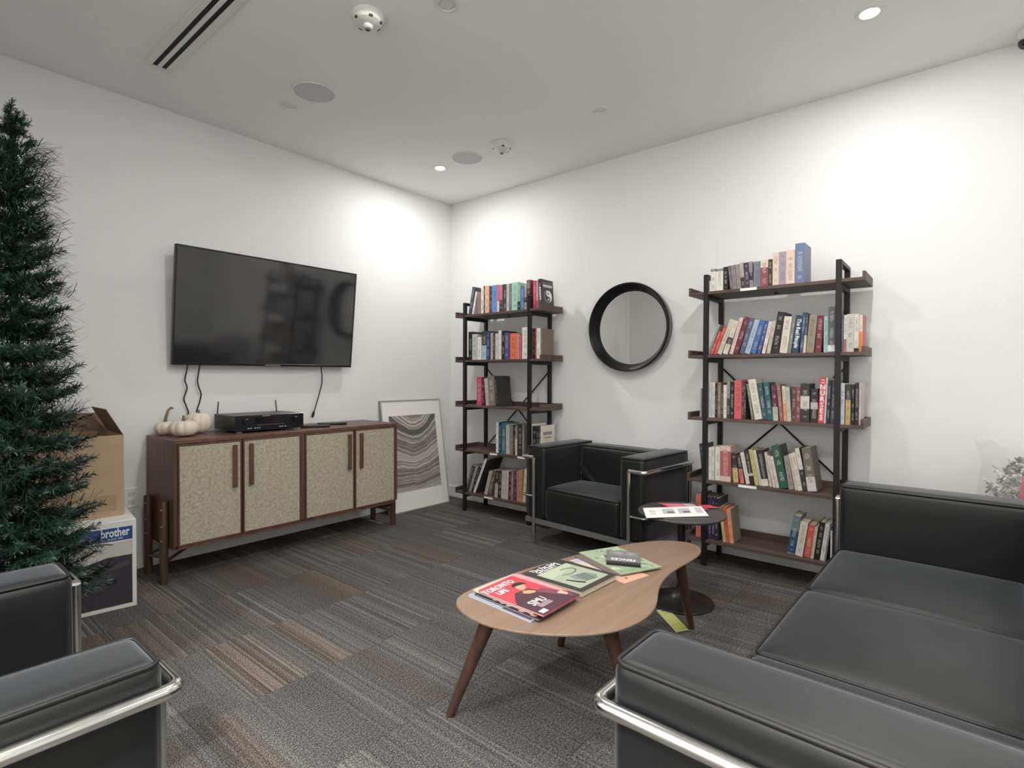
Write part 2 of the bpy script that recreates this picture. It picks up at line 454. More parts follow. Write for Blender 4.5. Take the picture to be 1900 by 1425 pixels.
# ---------------------------------------------------------------- the room
XR, YN, XS, YR = 5.6, -3.62, 1.70, -6.4       # right wall, near wall, side wall, rear wall
def room():
    T = 0.12
    for nm, lo, hi in (('wall_left', (-T, YN-T, 0), (0, T, H)), ('wall_back', (0, 0, 0), (XR, T, H)), ('wall_near', (0, YN-T, 0), (XS, YN, H)),
                       ('wall_side', (XS-T, YR, 0), (XS, YN-T, H)), ('wall_rear', (XS-T, YR-T, 0), (XR, YR, H)), ('wall_right', (XR, YR-T, 0), (XR+T, T, H))):
        struct(MB().box(lo, hi).build(nm, 'wall_paint'))
    struct(MB().box((-T, YR-T, H), (XR+T, T, H+T)).build('ceiling', 'ceiling_paint'))
    fl = struct(MB().box((-T, YR-T, -0.10), (XR+T, T, -0.006)).build('floor', 'carpet_backing'))
    # carpet tiles, 508 mm
    p = 0.508; g = 0.0004
    full = MB().bbox((g, g, -0.006), (p-g, p-g, 0), 0.0012).mesh('carpet_tile', 'carpet')
    x = 0.807-2*p
    while x < XR:
        y = -1.374+3*p
        while y > YR:
            x0, x1, y0, y1 = max(x, 0), min(x+p, XR), max(y-p, YR), min(y, 0)
            if x1-x0 > 0.01 and y1-y0 > 0.01 and not (x1 < XS+0.01 and y1 < YN+0.01):
                if x1-x0 > p-1e-4 and y1-y0 > p-1e-4: me = full
                else: me = MB().bbox((x0-x+g, y0-(y-p)+g, -0.006), (x1-x-g, y1-(y-p)-g, 0), 0.0012).mesh('carpet_tile', 'carpet')
                link('carpet_tile', me, fl, (x, y-p, 0))
            y -= p
        x += p
    for nm, lo, hi in (('baseboard_left', (0, YN, 0), (0.013, 0, 0.105)), ('baseboard_back', (0.013, -0.013, 0), (XR, 0, 0.105)), ('baseboard_near', (0.013, YN, 0), (XS, YN+0.013, 0.105))):
        struct(MB().bbox(lo, hi, 0.003).build(nm, 'trim_white'))
room()

# ---------------------------------------------------------------- ceiling fittings
def downlight(x, y, lit, label):
    t = thing('recessed_downlight', label, 'downlight', (x, y, H), 0, 'recessed ceiling downlights')
    MB().lathe([(0.036, -0.001), (0.038, -0.006), (0.044, -0.0065), (0.055, -0.003), (0.056, 0.0), (0.036, 0.0)], 40, closed=True).build('trim_ring', 'fitting_white', t, True, 40)
    if lit:
        MB().lathe([(0.0, -0.0035), (0.034, -0.0035), (0.0355, -0.0005), (0.0, -0.0005)], 32).build('lens', 'lamp_glow', t)
        ld = bpy.data.lights.new('downlight_beam', 'AREA'); ld.shape = 'DISK'; ld.size = 0.066; ld.energy = lit; ld.color = LAMP_COL; ld.spread = LAMP_SPREAD if y > -4 else REAR_FILL_SPREAD
        link('downlight_beam', ld, t, (0, 0, -0.008))
    else:
        MB().lathe([(0.0, -0.0022), (0.030, -0.0022), (0.0355, -0.0005), (0.0, -0.0005)], 32).build('lens', 'lens_off', t)
lab = {0: 'glowing recessed downlight nearest the far corner beside a round speaker', 1: 'glowing recessed downlight at the upper right above the sofa'}
for i, (x, y, w) in enumerate(LIT):
    downlight(x, y, w, lab.get(i, 'unseen recessed downlight outside the frame, in a set mostly added for fill light'))
downlight(*UNLIT[0], 0, 'switched-off downlight disc beside the larger grey round speaker')
downlight(*UNLIT[1], 0, 'switched-off downlight disc at the top edge right of the smoke detector')
downlight(*UNLIT[2], 0, 'switched-off downlight disc on the ceiling above the black round mirror')
def speaker(x, y, label):
    t = thing('ceiling_speaker', label, 'speaker', (x, y, H), 0, 'round ceiling speakers')
    MB().lathe([(0.0, -0.0055), (0.104, -0.005), (0.106, -0.001), (0.0, -0.001)], 48).build('grille', 'speaker_mesh', t, True, 30)
    MB().lathe([(0.1065, -0.001), (0.1065, -0.006), (0.112, -0.006), (0.1135, -0.001)], 48, closed=True).build('rim', 'fitting_white', t, True, 30)
speaker(0.888, -1.918, 'larger grey round ceiling speaker grille above the television')
speaker(0.905, -0.704, 'smaller-looking grey round ceiling speaker grille beside the corner downlight')
def detector(x, y, rz, label):
    t = thing('smoke_detector', label, 'detector', (x, y, H), rz, 'ceiling smoke detectors')
    MB().lathe([(0.072, 0), (0.072, -0.012), (0.066, -0.018), (0.0, -0.018)], 40).build('base', 'fitting_white', t, True, 30)
    MB().lathe([(0.064, -0.018), (0.060, -0.034), (0.042, -0.044), (0.0, -0.044)], 40).build('housing', 'fitting_white', t, True, 30)
    MB().lathe([(0.024, -0.044), (0.022, -0.056), (0.016, -0.061), (0.0, -0.061)], 24).build('sensor_dome', 'fitting_ring', t, True, 40)
    MB().lathe([(0.010, -0.061), (0.009, -0.066), (0.0, -0.066)], 16).build('sensor_tip', 'fitting_dark', t, True, 40)
    for a in (20, 75, 160, 250, 320):
        m = Matrix.Rotation(R(a), 4, 'Z')
        MB().box((0.045, -0.009, -0.0365), (0.062, 0.009, -0.028), m).build('vent', 'fitting_dark', t)
detector(1.675, -2.115, 0.3, 'white smoke detector with dark vents near the ceiling top edge')
detector(1.255, -0.716, 1.2, 'white smoke detector hanging between the corner speaker and the back wall')
def slot_diffuser():
    t = thing('slot_diffuser', 'long white linear air diffuser with two dark slots in the ceiling', 'air diffuser', (0.50, -2.571, H))
    L = 1.35
    MB().box((0.0, -0.042, -0.0015), (L, 0.042, -0.0002)).build('plenum', 'slot_dark', t)
    for nm, y0, y1 in (('frame_bar', -0.064, -0.032), ('divider_bar', -0.0095, 0.0095), ('frame_bar', 0.032, 0.064)):
        MB().bbox((-0.03, y0, -0.009), (L+0.03, y1, -0.0002), 0.002).build(nm, 'fitting_white', t)
    for x0, x1 in ((-0.03, 0.0), (L, L+0.03)):
        MB().box((x0, -0.032, -0.0085), (x1, 0.032, -0.0002)).build('end_cap', 'fitting_white', t)
slot_diffuser()
def security_camera():
    t = thing('security_camera', 'white dome security camera with black eye at the ceiling right edge', 'security camera', (3.975, -0.115, H), R(215))
    MB().lathe([(0.062, 0), (0.064, -0.012), (0.058, -0.030), (0.0, -0.030)], 40).build('base', 'fitting_white', t, True, 30)
    MB().lathe([(0.056, -0.030), (0.052, -0.048), (0.040, -0.062), (0.0, -0.066)], 40).build('eyeball_socket', 'fitting_white', t, True, 40)
    m = Matrix.Translation((0.026, -0.012, -0.055)) @ Matrix.Rotation(R(125), 4, 'Y')
    MB().lathe([(0.030, -0.012), (0.031, 0.014), (0.027, 0.022), (0.0, 0.022)], 32).mapped(lambda p: m @ p).build('eyeball', 'fitting_ring', t, True, 40)
    MB().lathe([(0.024, 0.020), (0.023, 0.026), (0.014, 0.030), (0.0, 0.031)], 32).mapped(lambda p: m @ p).build('lens', 'lens_black', t, True, 40)
security_camera()

# ---------------------------------------------------------------- television and what hangs from it
def television():
    yc, w, h, zb = -1.757, 1.245, 0.722, 1.208
    tilt = math.asin(0.080/h)
    t = link('television', None, None, (0.062, yc, zb), (0, tilt, 0))
    tag(t, 'large black wall-mounted flat television tilted slightly downwards', 'television')
    # local: z up the panel, +x out of the screen
    hw = w/2; b = 0.009
    MB().bbox((-0.026, -hw, 0), (0.0, hw, h), 0.004, 2).build('back_shell', 'tv_bezel', t)
    MB().box((-0.048, -0.42, 0.10), (-0.024, 0.42, 0.46)).build('electronics_box', 'tv_bezel', t)
    for lo, hi in (((0, -hw, 0), (0.007, hw, 0.016)), ((0, -hw, h-b), (0.007, hw, h)), ((0, -hw, 0.016), (0.007, -hw+b, h-b)), ((0, hw-b, 0.016), (0.007, hw, h-b))):
        MB().bbox(lo, hi, 0.0015).build('bezel', 'tv_bezel', t)
    MB().box((0.0, -hw+b, 0.016), (0.003, hw-b, h-b)).build('screen', 'tv_screen', t)
    MB().bbox((-0.004, 0.060, -0.009), (0.006, 0.115, 0.0), 0.002).build('sensor_bar', 'tv_silver', t)
    MB().box((0.0070, -0.055, 0.004), (0.0076, 0.055, 0.011)).build('logo_strip', 'tv_silver', t)
    m = MB()
    m.box((-0.062, -0.25, 0.22), (-0.048, 0.25, 0.36))
    m.build('mount_plate', 'black_metal', t)
    for s in (-0.18, 0.18):
        MB().box((-0.10, s-0.02, 0.24), (-0.062, s+0.02, 0.34)).build('mount_arm', 'black_metal', t)
television()
def cord(path, label, plug=False):
    P = [Vector(p) for p in path]; out = []
    for i in range(len(P)-1):
        p0, p1, p2, p3 = P[max(i-1, 0)], P[i], P[i+1], P[min(i+2, len(P)-1)]
        for k in range(6):
            s = k/6; out.append(0.5*((2*p1)+(p2-p0)*s+(2*p0-5*p1+4*p2-p3)*s*s+(3*p1-p0-3*p2+p3)*s**3))
    out.append(P[-1])
    t = thing('power_cord', label, 'cord', path[-1], 0, 'cords hanging below the television')
    off = Vector(path[-1])
    MB().tube([p-off for p in out], 0.0042, 8).build('cable', 'cable_black', t, True)
    if plug:
        d = (P[-1]-P[-2]).normalized()
        MB().tube([-d*0.002, d*0.012, d*0.03, d*0.045], [0.006, 0.010, 0.009, 0.006], 10).build('plug', 'cable_black', t, True)
cord([(0.045, -2.286, 1.235), (0.045, -2.287, 1.19), (0.032, -2.296, 1.115), (0.028, -2.283, 1.064), (0.026, -2.300, 0.998), (0.022, -2.286, 0.95), (0.016, -2.270, 0.89), (0.013, -2.262, 0.70)], 'wavy black cord, leftmost below the television above the pumpkins')
cord([(0.045, -2.214, 1.235), (0.045, -2.216, 1.20), (0.032, -2.224, 1.115), (0.028, -2.216, 1.07), (0.026, -2.202, 1.025), (0.022, -2.210, 0.97), (0.016, -2.225, 0.90), (0.013, -2.228, 0.70)], 'wavy black cord, second from the left below the television')
cord([(0.028, -1.367, 1.235), (0.028, -1.367, 1.20), (0.030, -1.361, 1.14), (0.032, -1.364, 1.085), (0.028, -1.385, 1.00), (0.026, -1.414, 0.905), (0.025, -1.424, 0.875)], 'black cord with dangling plug below the right end of the television', True)

# ---------------------------------------------------------------- credenza
def credenza():
    y0, y1, xb, xf, z0, z1 = -2.506, -1.000, 0.035, 0.467, 0.190, 0.790
    t = thing('credenza', 'long walnut credenza with four beige fabric doors under the television', 'credenza', (0, 0, 0))
    MB().bbox((xb, y0, z1-0.022), (xf, y1, z1), 0.002).build('top_panel', 'walnut', t)
    # grain runs along y on the long panels
    MB().bbox((xb, y0, z0), (xf-0.018, y1, z0+0.02), 0.002).build('bottom_panel', 'walnut_v', t)
    for a in (y0, y1-0.02):
        MB().bbox((xb, a, z0+0.02), (xf-0.018 if False else xf, a+0.02, z1-0.022), 0.002).build('side_panel', 'walnut_v', t)
    MB().box((xb, y0+0.02, z0+0.02), (xb+0.006, y1-0.02, z1-0.022)).build('back_panel', 'walnut_v', t)
    for yc in (-1.758,):
        MB().bbox((xb+0.006, yc-0.012, z0+0.02), (xf-0.002, yc+0.012, z1-0.022), 0.001).build('centre_panel', 'walnut_v', t)
    MB().bbox((xb+0.02, y0+0.02, z0), (xf, y1-0.02, z0+0.014), 0.001).build('front_rail', 'walnut_v', t)
    doors = [(-2.486, -2.143, 1), (-2.139, -1.772, -1), (-1.744, -1.374, 1), (-1.370, -1.020, -1)]
    for (a, b, s) in doors:
        za, zb = z0+0.016, z1-0.024
        d = MB().bbox((xf-0.018, a+0.002, za), (xf-0.003, b-0.002, zb), 0.001).build('door', 'walnut_v', t)
        fw = 0.011
        for lo, hi in (((xf-0.003, a+0.002, za), (xf+0.003, a+fw, zb)), ((xf-0.003, b-fw, za), (xf+0.003, b-0.002, zb)), ((xf-0.003, a+fw, za), (xf+0.003, b-fw, za+fw)), ((xf-0.003, a+fw, zb-fw), (xf+0.003, b-fw, zb))):
            MB().bbox(lo, hi, 0.001).build('door_frame', 'walnut_v', d)
        MB().box((xf-0.0035, a+fw, za+fw), (xf+0.0005, b-fw, zb-fw)).build('fabric_panel', 'door_fabric', d)
        yh = (b-0.045) if s > 0 else (a+0.045)
        MB().bbox((xf+0.010, yh-0.012, 0.492), (xf+0.024, yh+0.012, 0.740), 0.003, 2).build('handle', 'walnut_v', d)
        MB().box((xf, yh-0.007, 0.505), (xf+0.012, yh+0.007, 0.530)).box((xf, yh-0.007, 0.705), (xf+0.012, yh+0.007, 0.730)).build('handle_mount', 'walnut_v', d)
    # dowel legs bolted to both ends, joined by stretchers
    for ye, s in ((y0, -1), (y1, 1)):
        yl = ye+s*0.022
        for xl in (0.135, 0.385):
            lg = MB().tube([(xl, yl, 0), (xl, yl, 0.445), (xl, yl, 0.452)], [0.021, 0.0215, 0.018], 20).build('leg', 'leg_walnut', t, True, 40)
            for zz in (0.24, 0.32, 0.41):
                MB().tube([(xl+0.012, yl+s*0.012, zz), (xl+0.016, yl+s*0.016, zz)], 0.005, 10).build('bolt', 'chrome', lg)
        MB().tube([(0.14, yl, 0.105), (0.38, yl, 0.150)], 0.010, 12).build('stretcher', 'leg_walnut', t, True, 40)
        MB().tube([(0.385, yl, 0.115), (0.26, yl-s*0.26, 0.192)], 0.009, 12).build('brace', 'leg_walnut', t, True, 40)
        MB().tube([(0.135, yl, 0.115), (0.26, yl-s*0.26, 0.192)], 0.009, 12).build('brace', 'leg_walnut', t, True, 40)
credenza()
TOPZ = 0.790
def pumpkin(x, y, r, h, ribs, stem, label, seed):
    t = thing('white_pumpkin', label, 'pumpkin', (x, y, TOPZ), seed, 'white pumpkins on the credenza')
    n, k = ribs*6, 14; vs = []; fs = []
    for i in range(k+1):
        a = -math.pi/2 + math.pi*i/k
        for j in range(n):
            th = 2*math.pi*j/n
            lob = 1-0.11*(1-abs(math.sin(ribs*th/2)))**1.4
            rr = r*max(0.02, math.cos(a))**0.72*lob
            zz = h/2 + h/2*math.sin(a)*(0.96 if math.sin(a) > 0 else 1.0)
            dimple = 0.13*h*math.exp(-(rr/(0.32*r))**2)
            zz += -dimple if a > 0 else dimple
            vs.append((rr*math.cos(th), rr*math.sin(th), max(zz, 0.0005)))
    for i in range(k):
        for j in range(n): fs.append((i*n+j, i*n+(j+1) % n, (i+1)*n+(j+1) % n, (i+1)*n+j))
    fs.append(tuple(reversed(range(n)))); fs.append(tuple(k*n+j for j in range(n)))
    MB().add(vs, fs).build('body', 'pumpkin_skin', t, True)
    s = [Vector((0, 0, h*0.82))] + [Vector(p) + Vector((0, 0, h*0.86)) for p in stem]
    MB().tube(s, [0.010] + [0.008-0.0035*i/len(stem) for i in range(len(stem))], 8).build('stem', 'pumpkin_stem', t, True)
pumpkin(0.265, -2.385, 0.078, 0.098, 10, [(0, 0, 0.02), (0.004, -0.002, 0.035)], 'squat white pumpkin with short stem at the front of the credenza', 0.3)
pumpkin(0.150, -2.262, 0.074, 0.135, 9, [(0, 0, 0.012), (0.0, 0.004, 0.026)], 'tallest round white pumpkin below the hanging cords', 1.1)
pumpkin(0.105, -2.430, 0.058, 0.085, 9, [(0.0, 0.01, 0.03), (0.0, 0.03, 0.07), (0.0, 0.06, 0.085), (0.0, 0.075, 0.08)], 'small white pumpkin with curled stem half hidden behind the squat one', 0.7)
def receiver():
    x0, x1, y0, y1, z0, z1 = 0.075, 0.375, -2.143, -1.703, TOPZ+0.014, TOPZ+0.108
    t = thing('audio_receiver', 'low black audio receiver with two antennas on the credenza', 'receiver', (0, 0, 0))
    MB().bbox((x0, y0, z0), (x1-0.012, y1, z1), 0.003).build('chassis', 'av_black', t)
    MB().bbox((x1-0.012, y0-0.001, z0-0.002), (x1, y1+0.001, z1), 0.002).build('faceplate', 'av_face', t)
    for a in (y0+0.04, y1-0.04):
        for b in (x0+0.04, x1-0.04):
            MB().tube([(b, a, TOPZ), (b, a, z0)], 0.018, 16).build('foot', 'rubber_pale', t)
    for yk in (y0+0.062, y1-0.062):
        k = MB().tube([(x1, yk, z0+0.058), (x1+0.012, yk, z0+0.058)], 0.017, 24).build('knob', 'av_face', t, True, 40)
        MB().box((x1+0.012, yk-0.003, z0+0.071), (x1+0.0125, yk+0.010, z0+0.0735)).build('knob_mark', 'av_mark', k)
    MB().box((x1, y0+0.13, z0+0.030), (x1+0.0025, y1-0.13, z0+0.034)).build('seam_strip', 'fitting_dark', t)
    MB().box((x1, y0+0.12, z0+0.045), (x1+0.001, y1-0.12, z0+0.078)).build('display', 'lens_black', t)
    MB().box((x1, y0+0.165, z1-0.0095), (x1+0.0015, y0+0.215, z1-0.004)).build('badge', 'tv_silver', t)
    for i, yy in enumerate((y0+0.075, y0+0.09, y0+0.115, y0+0.13, y0+0.145, y1-0.165, y1-0.15, y1-0.13)):
        MB().box((x1, yy, z0+0.012), (x1+0.0012, yy+0.009, z0+0.017)).build('button', 'av_mark', t)
    for yy, d in ((y0+0.022, 0.008), (y1-0.028, -0.006)):
        MB().tube([(x0-0.004, yy, z0+0.06), (x0-0.008, yy, z1-0.005), (x0-0.012, yy+d, z1+0.075)], [0.005, 0.0045, 0.004], 8).build('antenna', 'av_black', t, True)
receiver()
def remote(x, y, rz, L, w, label):
    t = thing('remote_control', label, 'remote', (x, y, TOPZ), rz, 'remote controls on the credenza')
    MB().bbox((-L/2, -w/2, 0.0), (L/2, w/2, 0.017), 0.005, 2).build('body', 'remote_black', t, True, 40)
    for i in range(5):
        for j in range(3):
            MB().box((-L*0.35+i*L*0.13, -w*0.3+j*w*0.22, 0.017), (-L*0.35+i*L*0.13+0.009, -w*0.3+j*w*0.22+0.006, 0.0185)).build('button', 'ink_grey', t)
remote(0.345, -1.600, R(60), 0.19, 0.048, 'black remote control lying beside the audio receiver')
remote(0.255, -1.415, R(62), 0.20, 0.046, 'black remote control farther right on the credenza top')
def outlet():
    t = thing('wall_outlet', 'white wall outlet plate between the cardboard box and the credenza', 'outlet', (0, -2.575, 0.425))
    MB().bbox((0, -0.036, -0.058), (0.006, 0.036, 0.058), 0.003, 2).build('plate', 'trim_white', t)
    for z in (-0.022, 0.022):
        MB().box((0.006, -0.016, z-0.013), (0.0075, 0.016, z+0.013)).build('socket', 'fitting_ring', t)
outlet()

# ---------------------------------------------------------------- leaning framed print
def framed_print():
    w, h = 0.655, 0.945
    # foot line x=0.168, leans back on the wall at the top
    t = thing('framed_print', 'framed grey agate-pattern print with wide white mat leaning on the wall', 'framed print', (0.168, -0.505, 0))
    lean = math.asin((0.168-0.028)/h)
    t.rotation_euler = (0, -lean, R(-1.0))
    hw = w/2
    MB().box((-0.022, -hw, 0.0), (-0.006, hw, h)).build('backing_board', 'frame_silver', t)
    fr = 0.010
    for lo, hi in (((-0.022, -hw, 0), (0.004, hw, fr)), ((-0.022, -hw, h-fr), (0.004, hw, h)), ((-0.022, -hw, fr), (0.004, -hw+fr, h-fr)), ((-0.022, hw-fr, fr), (0.004, hw, h-fr))):
        MB().bbox(lo, hi, 0.001).build('frame_strip', 'frame_silver', t)
    MB().box((-0.006, -hw+fr, fr), (-0.002, hw-fr, h-fr)).build('mat_board', 'mat_board', t)
    MB().box((-0.002, -hw+0.075, 0.165), (-0.0008, hw-0.075, h-0.135)).build('art_sheet', 'agate_print', t)
framed_print()

# ---------------------------------------------------------------- round mirror
def mirror():
    t = link('round_mirror', None, None, (1.893, 0.0, 1.497), (R(90), 0, 0))
    tag(t, 'round wall mirror in a deep black funnel frame', 'mirror')
    # local z points out of the wall
    prof = [(0.262, 0.012), (0.268, 0.020), (0.272, 0.030), (0.274, 0.030), (0.282, 0.046), (0.287, 0.052), (0.300, 0.082), (0.306, 0.090), (0.314, 0.090), (0.318, 0.084), (0.316, 0.070), (0.304, 0.002), (0.262, 0.002)]
    MB().lathe(prof, 96, closed=True).build('frame', 'mirror_black', t, True, 30)
    MB().lathe([(0.0, 0.014), (0.2655, 0.014), (0.2655, 0.004), (0.0, 0.004)], 96).build('glass', 'mirror_glass', t, True, 20)
mirror()

# ---------------------------------------------------------------- bookcases
BT = {1: 1.657, 2: 1.277, 3: 0.899, 4: 0.522, 5: 0.160}
def bookcase(x0, label, tags):
    t = thing('bookcase', label, 'bookcase', (x0, 0, 0), 0, 'dark wood and metal bookcases')
    pw = 0.027; yb, yf = -0.050, -0.312            # back / front post centre lines
    xl, xr = 0.500, 1.192
    for x in (xl, xr):
        for y in (yb, yf):
            MB().bbox((x-pw/2, y-pw/2, 0.006), (x+pw/2, y+pw/2, 1.759), 0.002).build('post', 'black_metal', t)
            MB().tube([(x, y, 0), (x, y, 0.006)], 0.012, 12).build('foot', 'black_metal', t)
        MB().bbox((x-pw/2, yf+pw/2, 1.737), (x+pw/2, yb-pw/2, 1.759), 0.002).build('top_rail', 'black_metal', t)
        for k in BT:
            z = BT[k]-0.018
            MB().bbox((x-pw/2, yf+pw/2, z-0.026), (x+pw/2, yb-pw/2, z), 0.002).build('side_rail', 'black_metal', t)
    for k in BT:
        z = BT[k]; a, b = 0.395, 1.310
        s = MB().bbox((a, yf-0.012, z-0.018), (b, yb+0.012, z), 0.001).build('shelf', 'shelf_wood', t)
        # notched lips: two ends and the back
        MB().bbox((a, yf-0.012, z), (a+0.014, yb+0.012, z+0.030), 0.001).build('end_lip', 'shelf_wood', s)
        MB().bbox((b-0.014, yf-0.012, z), (b, yb+0.012, z+0.030), 0.001).build('end_lip', 'shelf_wood', s)
        MB().bbox((a+0.014, yb-0.004+0.002, z), (b-0.014, yb+0.012, z+0.030), 0.001).build('back_lip', 'shelf_wood', s)
        if k in tags:
            for (c, d) in tags[k]:
                MB().box((c, yf-0.0128, z-0.016), (d, yf-0.012, z-0.001)).build('shelf_tag', 'shelf_tag', s)
    MB().tube([(0.85, yb-0.10, BT[1]-0.018), (0.85, yb-0.10, BT[1]-0.026)], 0.012, 12).build('screw_plate', 'black_metal', t)
    yy = yb+0.018
    MB().tube([(xl, yy, 1.205), (xr, yy, 0.535)], 0.0055, 8).build('cross_brace', 'black_metal', t, True)
    MB().tube([(xr, yy+0.007, 1.205), (xl, yy+0.007, 0.535)], 0.0055, 8).build('cross_brace', 'black_metal', t, True)
bookcase(0.0, 'dark wood and black metal bookcase near the corner behind the armchair', {4: [(0.795, 0.875), (1.085, 1.16)], 5: [(0.735, 0.83)]})
bookcase(2.042, 'dark wood and black metal bookcase on the right behind the sofa', {1: [(0.70, 0.79)], 4: [(0.70, 0.80)]})

